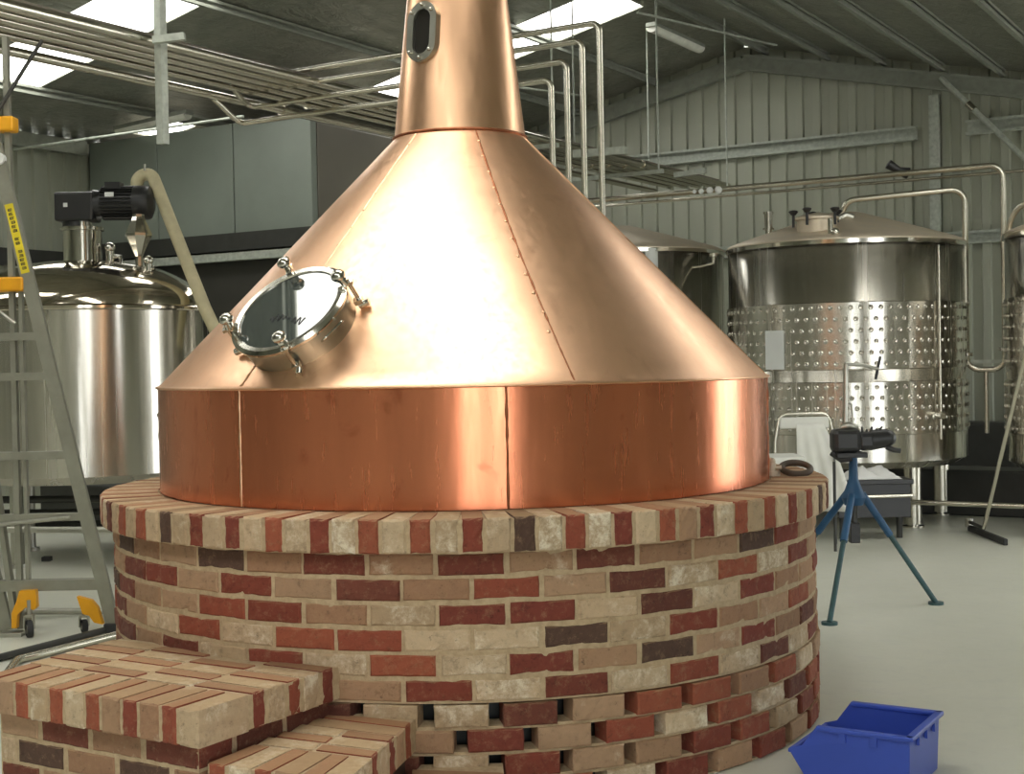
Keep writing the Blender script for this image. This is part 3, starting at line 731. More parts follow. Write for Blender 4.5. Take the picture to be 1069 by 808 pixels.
# steps -------------------------------------------------------------
def inplinth(p): return (V((p.x, p.y, 0)) - KC).length
def quad_step(name, label, A, B, C, D, ztop, zbase=0, capn='front'):
    """A front right corner, B front left, C back left, D back right (on plinth). cap of bricks on edge over coursed wall."""
    A, B, C, D = [V((*p, 0)) for p in (A, B, C, D)]
    t = empty(name, V((A.x, A.y, 0)), label, 'brick step')
    capb = MB(); capm = MB(); wl_ = MB(); wm = MB()
    capz = .115
    # mortar bed prism
    def prism(mb, poly, z0, z1):
        n_ = len(poly); vs = [V((p.x, p.y, z0)) for p in poly] + [V((p.x, p.y, z1)) for p in poly]
        fs = [(i, (i + 1) % n_, n_ + (i + 1) % n_, n_ + i) for i in range(n_)] + [list(range(n_))[::-1], list(range(n_, 2 * n_))]
        mb.add(vs, fs)
    ctr = (A + B + C + D) / 4
    def offs(P, d):
        out = []
        for i in range(4):
            a, b, c = P[i - 1], P[i], P[(i + 1) % 4]
            def ln(p, q):
                t_ = (q - p).normalized(); n_ = V((-t_.y, t_.x, 0)); n_ = n_ if n_.dot(ctr - p) > 0 else -n_
                return p + n_ * d, t_
            (p0, t0), (p1, t1) = ln(a, b), ln(b, c)
            cr_z = t0.x * t1.y - t0.y * t1.x; k = ((p1 - p0).x * t1.y - (p1 - p0).y * t1.x) / cr_z
            out.append(p0 + t0 * k)
        return out
    def inset(P, d): 
        v = ctr - P; return P + v.normalized() * d
    prism(capm, offs([A, D, C, B], .007), ztop - capz + .004, ztop - .0045)
    prism(wm, offs([A, D, C, B], .050), zbase, ztop - capz + .004)
    # top/edge bricks: front row (A->B), length pointing inward
    ef = (B - A); Lf = ef.length; ef.normalize(); inn = (D - A); Ld = inn.length; inn.normalize()
    nf = int(round(Lf / .086)); w = Lf / nf
    inL = (C - B).normalized()
    for i in range(nf):
        f_ = (i + .5) / nf; p = A.lerp(B, f_); dirn = inn.lerp(inL, f_).normalized()
        capb.col = bcol('p' if i == 0 else ('r' if i % 2 else random.choice('ptp')) )
        brick(capb, V((p.x, p.y, ztop - capz / 2)) , -ef, -dirn, ZX, w - (.026 if i % 2 and i > 0 else .004), .225, capz, rough=.003, ch=.006, ny=4, nz=5)
    # rows behind : bricks laid along ef direction, in columns of .235
    depth = .236; r_ = 0
    nrow = int((max(Ld, (C - B).length) - .236) / .086) + 1
    for r_ in range(nrow):
        d0 = .236 + r_ * .0865 + .043
        P0 = A + inn * d0; P1 = B + inL * d0
        Lr = (P1 - P0).length; er = (P1 - P0).normalized()
        nc = max(1, int(round(Lr / .24))); lw = Lr / nc
        for c_ in range(nc):
            pc = P0.lerp(P1, (c_ + .5) / nc)
            if inplinth(pc) < RW + .02 : continue
            # clip to plinth
            e0, e1 = P0.lerp(P1, c_ / nc), P0.lerp(P1, (c_ + 1) / nc)
            L_ = lw - .009; cen = pc
            while min(inplinth(cen - er * L_ / 2), inplinth(cen + er * L_ / 2)) < RW - .02 and L_ > .05:
                if inplinth(cen - er * L_ / 2) < inplinth(cen + er * L_ / 2): cen = cen + er * .01
                else: cen = cen - er * .01
                L_ -= .02
            capb.col = bcol('r' if (r_ + c_) % 2 == 0 else random.choice('ptp')); th_ = .060 if (r_ + c_) % 2 == 0 else .081
            # outer face is the one on A-D side for the first column
            brick(capb, V((cen.x, cen.y, ztop - capz / 2)) - er * L_ / 2, inn, -er, ZX, th_, L_, capz, rough=.0025, ch=.006, ny=3, nz=5)
    # coursed wall under cap on the two exposed faces
    for (P, Q) in ((A, B), (D, A)):
        d_ = (Q - P); L = d_.length; d_.normalize(); out = V((d_.y, -d_.x, 0))
        if out.dot(P - ctr) < 0: out = -out
        zz = ztop - capz - .043; ci = 0
        while zz > zbase:
            hh = min(.086, (zz + .043) - zbase)
            x = -.12 * (ci % 2) + .05
            while x < L - .04:
                x0 = max(x, .045); x1 = min(x + .23, L - .045)
                if x1 - x0 > .03:
                    pm = P + d_ * (x0 + x1) / 2 - out * .045
                    if inplinth(pm) > RW - .03:
                        wl_.col = bcol(random.choice('dtp') if ci else random.choice('ddt'))
                        brick(wl_, V((pm.x, pm.y, zz)), d_, out, ZX, x1 - x0 - .010, .06, .076)
                x += .24
            zz -= .086; ci += 1
    capb.build('cap_bricks', M['brick'], t); capm.build('cap_mortar', M['mortar'], t)
    wl_.build('riser_bricks', M['brick'], t); wm.build('riser_mortar', M['mortar'], t)
    return t
quad_step('brick_step', 'top brick step with a long white-washed corner brick, largest at the lower left', (-.96, 4.14), (-1.82, 4.67), (-1.52, 5.32), (-.58, 4.77), .47)
quad_step('brick_step', 'middle brick step tucked right of and below the top step', (-.50, 3.98), (-.955, 4.19), (-.63, 4.79), (-.33, 4.73), .30)
quad_step('brick_step', 'lowest brick step just showing at the bottom edge against the plinth', (-.02, 3.93), (-.49, 4.0), (-.34, 4.72), (-.05, 4.72), .135)

# ------------------------------------------------------------------ tanks
def fermenter(name, x, y, R, zr, za, zb, label, dimples=True, zo=0.):
    t = empty(name, V((x, y, 0)), label, 'tank'); o = V((x, y, 0))
    MB().lathe([(R * .9, zb - .06), (R, zb), (R, zr - .03), (R + .0, zr - .03)], o, n=120).build('shell', M['steel_shell'], t)
    MB().lathe([(0, zb - .12), (R * .9, zb - .06)], o, n=64).build('bottom', M['steel_dull'], t)
    MB().lathe([(R, zr - .035), (R + .014, zr - .03), (R + .016, zr), (R - .01, zr + .02), (R * .93, zr + .045), (R * .5, zr + (za - zr) * .60), (.14, za - .01), (0, za)], o, n=120).build('lid', M['steel_lid'], t)
    MB().lathe([(R + .002, zr - .05), (R + .018, zr - .045), (R + .02, zr - .012), (R + .004, zr - .008)], o, n=120).build('rim_band', M['steel'], t)
    if dimples:
        for (z0, z1, rows, ph_) in ((1.375, 1.935, 6, 0), (.83, 1.27, 5, 1)):
            mb = MB(); mb.lathe([(R, z0 - .004), (R + .012, z0 + .004), (R + .012, z1 - .004), (R, z1 + .004)], o, n=120)
            nc = 80
            for r_ in range(rows):
                z = z0 + (r_ + .5) * (z1 - z0) / rows
                for c_ in range(nc):
                    t_ = 2 * PI * (c_ + .5 * (r_ % 2)) / nc; nn = V((math.cos(t_), math.sin(t_), 0))
                    if nn.dot(V((x, y, 0)).normalized()) > .25: continue
                    # pressed dimple: ring crater
                    mb.lathe([(.022, 0), (.014, .007), (.006, .004), (0, .001)], o + nn * (R + .0115) + ZX * z, nn, 8)
            mb.build('cooling_jacket', M['steel_shell'], t)
    for k, (lx, ly) in enumerate(((.42, -.5), (.92, .35), (-.5, -.62), (-.3, .75))):
        c = o + V((lx * R, ly * R, 0)); mb = MB(); mb.cyl(c + V((0, 0, .03)), c + V((0, 0, zb - .02)), .075, n=24)
        mb.cyl(c, c + V((0, 0, .035)), .05, n=16); mb.cyl(c, c + V((0, 0, .012)), .095, n=20)
        mb.build('leg', M['steel_pipe'], t)
    return t
T2 = fermenter('dimple_jacket_tank', 3.01, 12.5, 1.035, 2.47, 2.78, .60, 'large stainless tank with dimpled cooling bands and a white label, right of the still')
T4 = fermenter('dimple_jacket_tank', 1.09, 13.9, 1.035, 2.54, 2.83, .60, 'dark stainless tank half hidden behind the copper cone', dimples=False)
T3 = fermenter('dimple_jacket_tank', 5.10, 11.25, 1.035, 2.47, 2.78, .60, 'stainless dimpled tank cut off by the right edge')
# manway & fittings of the big tank lid
o = at(853, 234, 11.9)
mb = MB(); mb.lathe([(.17, -.10), (.17, .03), (.185, .035), (.185, .055), (.14, .075), (0, .10)], V((o.x, o.y, 2.62)), n=40); mw = mb.build('lid_manway', M['steel_lid'], T2)
for k in range(5):
    t_ = k * 2 * PI / 5 + .3; c = V((o.x + .2 * math.cos(t_), o.y + .2 * math.sin(t_), 2.66))
    mb = MB(); mb.cyl(c - ZX * .06, c + ZX * .05, .012, n=8); mb.cyl(c + ZX * .045, c + ZX * .075, .02, .042, n=12); mb.sphere(c + ZX * .075, .04, 10, .35)
    mb.build('clamp_knob', M['black'], mw)
c = at(867, 243, 11.6); mb = MB(); mb.cyl(c - ZX * .04, c + ZX * .12, .022); mb.sphere(c + V((.03, -.03, 0)), .04); mb.build('lid_hinge', M['steel'], T2)
c = at(876, 232, 12.1); mb = MB(); mb.cyl(c - ZX * .1, c + ZX * .04, .035); mb.tube([c + ZX * .03, c + V((.06, 0, .06)), c + V((.12, 0, .04))], .03); mb.build('lid_elbow', M['steel_dull'], T2)
c = at(802.5, 247, 12.4); mb = MB(); mb.cyl(c - ZX * .03, c + ZX * .07, .03); mb.cyl(c + ZX * .06, c + ZX * .075, .05); mb.cyl(c + ZX * .075, c + ZX * .2, .036); mb.cyl(c + ZX * .2, c + ZX * .22, .045); mb.build('relief_valve', M['steel'], T2)
# white label on the tank
lp = at(812.5, 365, 11.8); dv = V((lp.x - 3.01, lp.y - 12.5, 0)).normalized(); dv = V((-.735, -.678, 0))
cl = V((3.01, 12.5, 1.55)) + dv * 1.056; tl = V((-dv.y, dv.x, 0))
MB().obox(cl, tl * .095, ZX * .165, dv * .003).build('paper_label', M['label_white'], T2)
mb = MB()
mb.cyl(V((3.01, 12.5, 0)) + V((.52, -.85, .98)), V((3.01, 12.5, 0)) + V((.56, -1.0, .98)), .03); 
for (px, py) in ((973, 453), (997, 454), (970, 475)):
    c = at(px, py, 11.75 + (px - 970) * .012); mb.cyl(c + V((0, .15, 0)), c - V((0, .06, 0)), .035); mb.tube([c, c + V((.05, 0, .02)), c + V((.1, 0, -.01))], .018, 8); mb.sphere(c, .04, 10)
mb.build('outlet_valves', M['steel'], T2)
c = V((3.01, 12.5, 0)); tt = math.radians(-58); nn = V((math.cos(tt), math.sin(tt), 0))
MB().tube([c + nn * 1.07 + ZX * 2.4, c + nn * 1.07 + ZX * .78], .012, 8).build('level_tube', M['steel_pipe'], T2)
c = V((5.1, 11.25, 0)); tt = math.radians(-160); nn = V((math.cos(tt), math.sin(tt), 0))
mb = MB(); mb.tube([c + nn * 1.09 + ZX * 2.4, c + nn * 1.09 + ZX * .75], .02, 8); mb.cyl(c + nn * 1.09 + ZX * .85, c + nn * 1.09 + ZX * .87, .09, n=20); mb.build('level_tube', M['steel_pipe'], T3)
c = at(745, 268, 12.9)
mb = MB(); mb.cyl(c, c + ZX * .03, .05); mb.cyl(c - ZX * .06, c, .022); mb.tube([c - ZX * .06, c + V((-.1, .1, -.08)), c + V((-.2, .2, -.08))], .012, 8); mb.build('lid_fitting', M['steel_pipe'], T4)
c = at(678, 262, 12.95); mb = MB(); mb.cyl(c - ZX * .4, c, .085, n=24); mb.cyl(c, c + ZX * .02, .09, n=24)
mb.build('white_fitting', M['label_white'], T4)

# left mash tank
LC = V((-3.43, 11.2, 0)); LR = .965
T1 = empty('mixing_tank', LC.copy(), 'shiny domed stainless tank with a black motor on top, behind the ladder', 'tank')
MB().lathe([(LR * .93, .64), (LR, .70), (LR, 1.955)], LC, n=128).build('shell', M['steel_shell'], T1)
MB().lathe([(0, .6), (LR * .93, .64)], LC, n=64).build('bottom', M['steel_dull'], T1)
pr = [(LR + .02, 1.945), (LR + .03, 1.955), (LR + .03, 1.975), (LR + .005, 1.985)]
for i in range(0, 13):
    t_ = PI / 2 * i / 12; pr.append((LR * math.cos(t_) ** .8 if i < 12 else 0, 1.99 + .38 * math.sin(t_) ** 1.15))
MB().lathe(pr, LC, n=128).build('domed_lid', steel('lid_mirror_stainless', (.66, .60, .50), .10, (1, 1, 1), 6, .01), T1)
for k in range(4):
    t_ = PI / 4 + k * PI / 2 + .25; c = LC + V((math.cos(t_), math.sin(t_), 0)) * .72
    mb = MB(); mb.cyl(c + ZX * .03, c + ZX * .66, .05, n=20); mb.cyl(c, c + ZX * .03, .08, n=20); mb.build('leg', M['steel_dull'], T1)
mc = at(82, 250, 11.0); mc = V((mc.x, 11.1, 0))
mo_ = empty('x', V((0, 0, 0)), '', '') ; bpy.data.objects.remove(mo_)
MB().lathe([(.15, 2.30), (.15, 2.60), (.17, 2.605), (.17, 2.63), (.08, 2.64), (.08, 2.70)], mc, n=40).build('motor_stand', M['steel'], T1)
mz = 2.80
p0 = V((mc.x - .18, mc.y, mz)); 
mb = MB(); mb.obox(V((mc.x - .03, mc.y, mz - .01)), (.155, 0, 0), (0, .12, 0), (0, 0, .115)); mb.cyl(V((mc.x + .10, mc.y, mz + .01)), V((mc.x + .22, mc.y, mz + .01)), .12, .10, n=24)
mb.cyl(V((mc.x - .05, mc.y, mz - .16)), V((mc.x - .05, mc.y, mz - .08)), .10, n=24); gb = mb.build('gearbox', M['black'], T1, bevel=.02)
mb = MB(); x0, x1 = mc.x + .16, mc.x + .46
mb.cyl(V((x0, mc.y, mz + .02)), V((x1, mc.y, mz + .02)), .118, n=32)
for k in range(28):
    t_ = 2 * PI * k / 28; nn = V((0, math.cos(t_), math.sin(t_)))
    mb.obox(V(((x0 + x1) / 2, mc.y, mz + .02)) + nn * .125, (.135, 0, 0), nn * .012, nn.cross(V((1, 0, 0))) * .003)
mb.obox(V((mc.x + .27, mc.y - .02, mz + .15)), (.06, 0, 0), (0, .06, 0), (0, 0, .03)); mb.build('motor_body', M['black'], T1)
mb = MB(); mb.lathe([(.0, .012), (.08, .01), (.125, -.01), (.137, -.03), (.137, -.13)], V((x1 + .10, mc.y, mz + .02)), (1, 0, 0), 32); mb.build('fan_cowl', M['black'], T1)
MB().obox(V((mc.x + .26, mc.y - .133, mz + .075)), (.035, 0, 0), (0, .003, 0), (0, .0, .018)).build('nameplate', M['label_white'], T1)
MB().obox(V((mc.x - .09, mc.y - .125, mz - .0)), (.016, 0, 0), (0, .003, 0), (0, .0, .016)).build('nameplate', M['label_white'], T1)
vc = at(145, 262, 10.95); 
MB().lathe([(.045, -.22), (.045, -.17), (.03, -.165), (.03, -.09), (.07, .0), (.105, .07), (.105, .09), (.06, .19), (.05, .22), (.05, .24), (.02, .245)], V((vc.x, vc.y, 2.47)), n=8, smooth=False).build('spray_valve', M['steel'], T1)
mb = MB(); c = at(155, 280, 10.9); mb.cyl(c - ZX * .08, c + ZX * .06, .03); mb.sphere(c + ZX * .06, .04); mb.cyl(c - V((.05, 0, 0)), c + V((.05, 0, 0)), .02); mb.build('lid_fitting', M['steel'], T1)
mb = MB(); c = at(115, 268, 11.1); mb.cyl(c - ZX * .1, c + ZX * .06, .035); mb.sphere(c + ZX * .07, .045); mb.tube([c, c + V((.08, 0, 0)), c + V((.08, 0, -.1))], .02); mb.build('lid_fitting', M['steel'], T1)
mb = MB(); mb.tube(fillet([at(143, 203, 11.2), at(143, 185, 11.2), at(158, 180, 11.2), at(214, 322, 10.9), at(232, 360, 10.9)], .07), .05, 16)
ip = tag(mb.build('insulated_pipe', M['insul']), 'cream lagged pipe rising over the motor and slanting down behind the still', 'pipe')
mb = MB(); c = at(151, 178, 11.15); mb.cyl(c, c + ZX * .05, .01); mb.build('pipe_vent', M['steel_dull'], ip)
mb = MB(); mb.cyl(LC + V((.6, -.3, 0)), LC + V((.6, -.3, 0)) + ZX * .64, .03)
# low dark pipework under left tank
for i, (ya, yb, Y) in enumerate(((522, 520, 10.9), (536, 533, 11.3), (548, 545, 11.6))):
    mb = MB(); mb.tube([at(-30, ya, Y), at(210, yb, Y)], .03, 10)
    tag(mb.build('floor_pipe', M['dark_steel']), 'dark pipe run low down behind the ladder under the domed tank', 'pipe', 'dark low pipes under the domed tank')

mb = MB(); mb.obox(W(-2.9, 13.25, .21), UX * 2.3, VX * .25, ZX * .21)  # solid dark box added to stand in for shade under the right tanks
tag(mb.build('tank_shade_box', M['dark_steel'], bevel=.02), 'low dark box added for the floor shade behind the right tanks', 'shade box')
mb = MB(); mb.obox(W(-8.9, 9.2, .21), UX * 1.9, VX * .25, ZX * .21)  # another added dark box, in place of shade under the domed tank
tag(mb.build('tank_shade_box', M['dark_steel'], bevel=.02), 'low dark box added for the floor shade behind the domed tank at left', 'shade box')
# low pipes right
q = at(1000, 526, 11.5)
pix_pipe('floor_pipe', [q - UX * 1.6, q + UX * 1.6], .022, 'bright low pipe crossing in front of the right tank legs', .1)
for i, (py, Y) in enumerate(((503, 13.9), (514, 13.6))):
    q = at(1010, py, Y); mb = MB(); mb.tube([q - UX * 2.2, q + UX * 2.0], .03, 10)
    tag(mb.build('floor_pipe', M['dark_steel']), 'dull low pipe crossing behind the right tank legs', 'pipe', 'dull low pipes behind the right tanks')
mb = MB(); q = W(-5.6, 17.2, 0); mb.obox(q + ZX * .33, UX * 3.4, VX * .25, ZX * .33)  # long dark box standing for shade and pipes beneath the tanks
tag(mb.build('shade_pipe_box', M['dark_steel'], bevel=.03), 'low dark box added for tank shade and pipes along the foot of the gable wall', 'box')

# ------------------------------------------------------------------ platform ladder
ld = empty('platform_ladder', V((-2.75, 8.0, 0)), 'tall aluminium platform ladder on castors with yellow fittings at the left edge', 'ladder')
Yn, Yf = 7.85, 8.45
def L(px, py, Y=Yn): return at(px, py, Y)
foot = V((-2.285, Yn, .02)); top = V((-2.885, Yn, 2.76)); sdir = (top - foot)
def stile(Y, nm='stile'):
    f_ = V((foot.x + (Y - Yn) * -.15, Y, .02)); t_ = V((top.x + (Y - Yn) * -.15, Y, 2.76)); d_ = t_ - f_
    mb = MB(); n_ = d_.normalized(); sd = n_.cross(V((0, 1, 0))).normalized()
    mb.bar(f_, f_ + d_ * 1.03, .012, .075, V((0, 1, 0)))if False else None
    mb.obox((f_ + f_ + d_ * 1.03) / 2, d_ * .515, sd * .036, V((0, .006, 0)))
    for k in (-1, 1): mb.obox((f_ + f_ + d_ * 1.03) / 2 + sd * .034 * k + V((0, .014, 0)), d_ * .515, sd * .003, V((0, .016, 0)))
    return mb.build(nm, M['alu'], ld)
sn = stile(Yn)
foot.x -= .62; top.x -= .62; stile(Yn + .06); foot.x += .62; top.x += .62
def sx(z): return foot.x + (top.x - foot.x) * (z - .02) / (top.z - .02)
# decal strip on near stile
n_ = sdir.normalized(); sd = n_.cross(V((0, 1, 0))).normalized(); dc = V((sx(2.245), Yn - .0085, 2.245))
dcl = MB(); dcl.obox(dc, n_ * .20, sd * .024, V((0, .001, 0))); dcl = dcl.build('decal', M['yellow_tape'], ld)
mb = MB()
random.seed(3)
for i in range(15):
    if i in (6, 9): continue
    o_ = dc + n_ * (.165 - i * .024) + V((0, -.0015, 0))
    for k in range(3):
        mb.obox(o_ + n_ * (k - 1) * .006, n_ * .0018, sd * random.uniform(.008, .013), V((0, .0006, 0)))
    mb.obox(o_ + sd * random.choice((-.011, .011)), n_ * .007, sd * .002, V((0, .0006, 0)))
mb.build('decal_lettering', M['black'], dcl)
# posts
for dx, w, z1 in ((0, .03, 3.36), (.05, .02, 1.95)):
    p = V((-2.828 + dx, Yn + .05, 0)); MB().obox(p + ZX * (z1 / 2 + .03), (w / 2, 0, 0), (0, .02, 0), ZX * (z1 / 2)).build('post', M['alu'], ld)
# side braces (near frame)
for (py, x0, rr) in ((351, -25, .022), (393, -25, .022), (476, -25, .022), (612, 12, .03), (541, -25, .02)):
    zz = at(30, py, Yn).z; xl = at(x0, py, Yn).x
    MB().obox(V(((xl + sx(zz)) / 2 - .15, Yn + .045, zz)), ((sx(zz) - xl) / 2 + .15, 0, 0), (0, .035, 0), (0, 0, rr)).build('tread', M['alu'], ld)
for (py,) in ((551,), (636,)):
    zz = at(30, py, Yf).z; xl = at(-25, py, Yf).x
    MB().tube([V((xl, Yf - .03, zz)), V((sx(zz) - .02, Yf - .03, zz - .02))], .02, 10).build('rear_brace', M['steel_dull'], ld)
MB().bar(L(-22, 380, Yn + .05), L(17, 652, Yn + .05), .03, .055, (0, 1, 0)).build('diagonal_leg', M['alu'], ld)
MB().tube([L(-3, 548), L(73, 540)], .012, 8).build('stay_rod', M['steel_dull'], ld)
MB().tube([L(-20, 318, Yn + .1), L(-6, 322), L(16, 338)], .012, 8).build('stay_rod', M['steel_dull'], ld)
MB().tube([L(44, 42, Yn), L(-8, 125, Yn)], .012, 8).build('guard_stay', M['dark_steel'], ld)
# yellow fittings
def ybox(px0, py0, px1, py1, nm, dy=.05):
    a_ = L(px0, py0); c_ = L(px1, py1); MB().box(V((a_.x, Yn - .02, c_.z)), V((c_.x, Yn + dy, a_.z))).build(nm, M['yellow'], ld, bevel=.012)
ybox(-30, 122, 15, 137, 'yellow_socket', .08); ybox(-30, 290, 25, 304, 'platform_edge', .10)
mb = MB(); c = L(-1, 166); mb.cyl(c - V((0, .03, 0)), c + V((0, .02, 0)), .036, n=20); mb.build('pivot_cap', M['label_white'], ld)
mb = MB(); mb.cyl(c - V((0, .036, 0)), c - V((0, .028, 0)), .012, n=12); mb.build('pivot_bolt', M['black'], ld)
def plate(pts, Y, th, nm):
    n_ = len(pts); vs = [at(x, y, Y) for x, y in pts] + [at(x, y, Y) + V((0, th, 0)) for x, y in pts]
    mb = MB(); mb.add(vs, [list(range(n_)), list(range(n_, 2 * n_))[::-1]] + [(i, n_ + i, n_ + (i + 1) % n_, (i + 1) % n_) for i in range(n_)]); return mb.build(nm, M['yellow'], ld)
plate([(20, 617), (37, 616), (38, 634), (35, 637), (26, 634), (18, 642), (17, 656), (12, 656), (12, 640), (17, 628)], Yn - .03, .045, 'castor_bracket')
plate([(80, 623), (95, 627), (101, 634), (107, 652), (98, 650), (93, 643), (86, 641), (83, 632)], Yn - .03, .045, 'castor_bracket')
def castor(px, pb, Y, r):
    c = at(px, pb, Y); c.z = r; mb = MB(); mb.cyl(c - V((.012, 0, 0)), c + V((.012, 0, 0)), r, n=24)
    w_ = MB(); w_.lathe([(r * .55, -.016), (r * .95, -.015), (r, -.008), (r, .008), (r * .95, .015), (r * .55, .016)], c, (.86, .5, 0), 24)
    wl2 = w_.build('castor_wheel', M['black_rubber'], ld)
    h = MB(); h.lathe([(0, -.018), (r * .55, -.018), (r * .55, .018), (0, .018)], c, (.86, .5, 0), 16); h.build('hub', M['steel_dull'], wl2)
    f_ = MB(); f_.obox(c + ZX * r * .7 + V((.02, .012, 0)), (.003, 0, 0), (0, .018, 0), (0, 0, r * .8)); f_.obox(c + ZX * r * .7 - V((.02, .012, 0)), (.003, 0, 0), (0, .018, 0), (0, 0, r * .8)); f_.obox(c + ZX * r * 1.45, (.024, 0, 0), (0, .02, 0), (0, 0, .006)); f_.cyl(c + ZX * r * 1.4, c + ZX * (r * 1.4 + .09), .01); f_.build('fork', M['steel_dull'], wl2)
castor(31, 668, 7.78, .05); castor(88, 655, 7.9, .038)
mb = MB(); mb.obox(V((-2.86, 7.84, .012)), (.07, 0, 0), (0, .05, 0), (0, 0, .012)); mb.build('foot_pad', M['steel_dull'], ld, bevel=.004)
mb = MB(); mb.obox(V((foot.x, Yn, .03)), (.05, 0, 0), (0, .03, 0), (0, 0, .03)); mb.build('foot_pad', M['black_rubber'], ld, bevel=.006)

# floor tubes behind the steps
a_ = atz(-40, 695, .03); c_ = atz(150, 646, .03)
mb = MB(); mb.tube([V((a_.x, a_.y, .022)), V((c_.x, c_.y, .022))], .020, 12); tag(mb.build('floor_tube', M['dark_steel']), 'straight dark tube lying on the floor behind the top brick step', 'tube')
pts = [atz(2, 710, .025), atz(18, 688, .025), atz(36, 684, .025), atz(150, 655, .025)]
mb = MB(); mb.tube(fillet([V((p.x, p.y, .022)) for p in pts], .1), .021, 12); tag(mb.build('bent_tube', M['steel_pipe']), 'bright bent steel tube lying on the floor in front of the dark tube', 'tube')
# little dropped bits on the floor
mb = MB(); p = atz(49, 583, .02); mb.obox(V((p.x, p.y, .018)), (.035, 0, 0), (0, .03, 0), (0, 0, .018)); tag(mb.build('rubber_chock', M['black_rubber'], bevel=.005), 'tiny dark block on the floor behind the ladder', 'block')

# ------------------------------------------------------------------ blue storage bin
pb = atz(915, 750, .2); bc = W(0, 0, 0)
BR = atz(982, 743, .205); BL = atz(885, 732, .205); FR = atz(950, 770, .205); FLp = atz(843, 757, .205)
cen = (BR + BL + FR + FLp) / 4; hl, hw, HB = .172, .192, .205
bin_ = empty('storage_bin', V((cen.x, cen.y, 0)), 'blue plastic open-fronted storage bin on the floor at lower right', 'bin')
def B(u, v, z): return V((cen.x, cen.y, 0)) + UX * u + VX * v + ZX * z
def slab(poly, off, th, nm, par=bin_, mat='blue_crate', bev=.003):
    n_ = len(poly); vs = list(poly) + [p + off * th for p in poly]
    mb = MB(); mb.add(vs, [list(range(n_))[::-1], list(range(n_, 2 * n_))] + [(i, (i + 1) % n_, n_ + (i + 1) % n_, n_ + i) for i in range(n_)]); return mb.build(nm, M[mat], par, bevel=bev)
tp = .012
for sv, nm in ((-1, 'side_wall'), (1, 'side_wall')):
    v = sv * hw; ti = sv * .012
    poly = [B(-hl - .02, v - ti, 0), B(hl - .006, v - ti, 0), B(hl, v, HB), B(-hl + .02, v, HB), B(-hl - .035, v, .13), B(-hl - .085, v, .115), B(-hl - .075, v, .095)]
    slab(poly, VX * -sv, .005, nm)
slab([B(hl - .006, -hw + .01, 0), B(hl - .006, hw - .01, 0), B(hl, hw, HB), B(hl, -hw, HB)], -UX, .005, 'back_wall')
slab([B(-hl - .02, -hw + .01, .0), B(-hl - .02, hw - .01, .0), B(-hl - .075, hw, .10), B(-hl - .075, -hw, .10)], UX, .005, 'front_lip')
slab([B(-hl - .02, -hw + .01, 0), B(hl - .006, -hw + .01, 0), B(hl - .006, hw - .01, 0), B(-hl - .02, hw - .01, 0)], ZX, .006, 'floor_plate')
mb = MB()
for sv in (-1, 1): mb.bar(B(-hl + .02, sv * hw, HB - .006), B(hl + .012, sv * hw, HB - .006), .028, .016)
mb.bar(B(hl, -hw - .012, HB - .006), B(hl, hw + .012, HB - .006), .028, .016)
mb.bar(B(-hl - .078, -hw, .106), B(-hl - .078, hw, .106), .02, .014)
mb.build('rim', M['blue_crate'], bin_, bevel=.004)
mb = MB()
for u in (-.06, .05): MB().obox(B(u, -hw - .006, HB - .03), UX * .012, VX * .005, ZX * .016).build('rib', M['blue_crate'], bin_)
for v in (-.1, 0, .1): MB().obox(B(hl + .006, v, HB - .03), UX * .005, VX * .012, ZX * .016).build('rib', M['blue_crate'], bin_)


# ------------------------------------------------------------------ blue tripod stand with vice
hub = V((2.02, 8.25, .70)); st_ = empty('pipe_stand', V((2.02, 8.25, 0)), 'blue tripod pipe stand carrying a black chain vice right of the plinth', 'stand')
feet = [atz(866, 652, 0), atz(977, 631, 0), V((1.62, 8.75, 0))]
for f_ in feet:
    mb = MB(); d_ = (V((f_.x, f_.y, 0)) - V((hub.x, hub.y, 0))).normalized(); s0 = hub + d_ * .05 + ZX * -.03; e0 = V((f_.x, f_.y, .012))
    mid = s0.lerp(e0, .38)
    mb.tube([s0, mid], .022, 12); lg = mb.build('leg', M['blue_paint'], st_)
    MB().tube([mid, e0], .016, 12).build('lower_leg', M['teal_paint'], lg)
    MB().cyl(e0 - ZX * .012, e0 + ZX * .004, .045, n=20).build('foot_disc', M['teal_paint'], lg)
mb = MB(); mb.lathe([(.0, -.10), (.055, -.095), (.072, -.05), (.05, .0), (.028, .06), (.024, .19)], hub, n=24); mb.build('hub', M['blue_paint'], st_)
MB().cyl(hub - ZX * .24, hub - ZX * .03, .02).build('centre_post', M['dark_steel'], st_)
MB().obox(hub - ZX * .26, (.03, 0, 0), (0, .03, 0), (0, 0, .06)).build('post_weight', M['black'], st_, bevel=.006)
# vice: body, jaw, chain box, handle
vb = hub + ZX * .19
vice = empty('pipe_vice', vb.copy(), 'black machine vice bolted on top of the blue tripod', 'vice')
def VB_(a, b, c, e, f_, g_, nm, bev=.03, mat='black'): return MB().obox(vb + V((a, b, c)), (e, 0, 0), (0, f_, 0), (0, 0, g_)).build(nm, M[mat], vice, bevel=bev)
VB_(-.02, 0, .015, .09, .07, .015, 'base_plate', .004)
VB_(-.045, 0, .10, .085, .065, .07, 'body'); VB_(.075, 0, .095, .06, .055, .055, 'jaw'); 
mb = MB(); mb.cyl(vb + V((.11, 0, .10)), vb + V((.20, -.01, .11)), .062, .055, n=24); mb.sphere(vb + V((.205, -.01, .11)), .05, 16); mb.build('motor_head', M['black'], vice)
mb = MB(); mb.tube([vb + V((.19, -.03, .06)), vb + V((.23, -.04, .04)), vb + V((.27, -.04, .035))], .016, 8); mb.build('trigger_handle', M['black'], vice)
mb = MB()
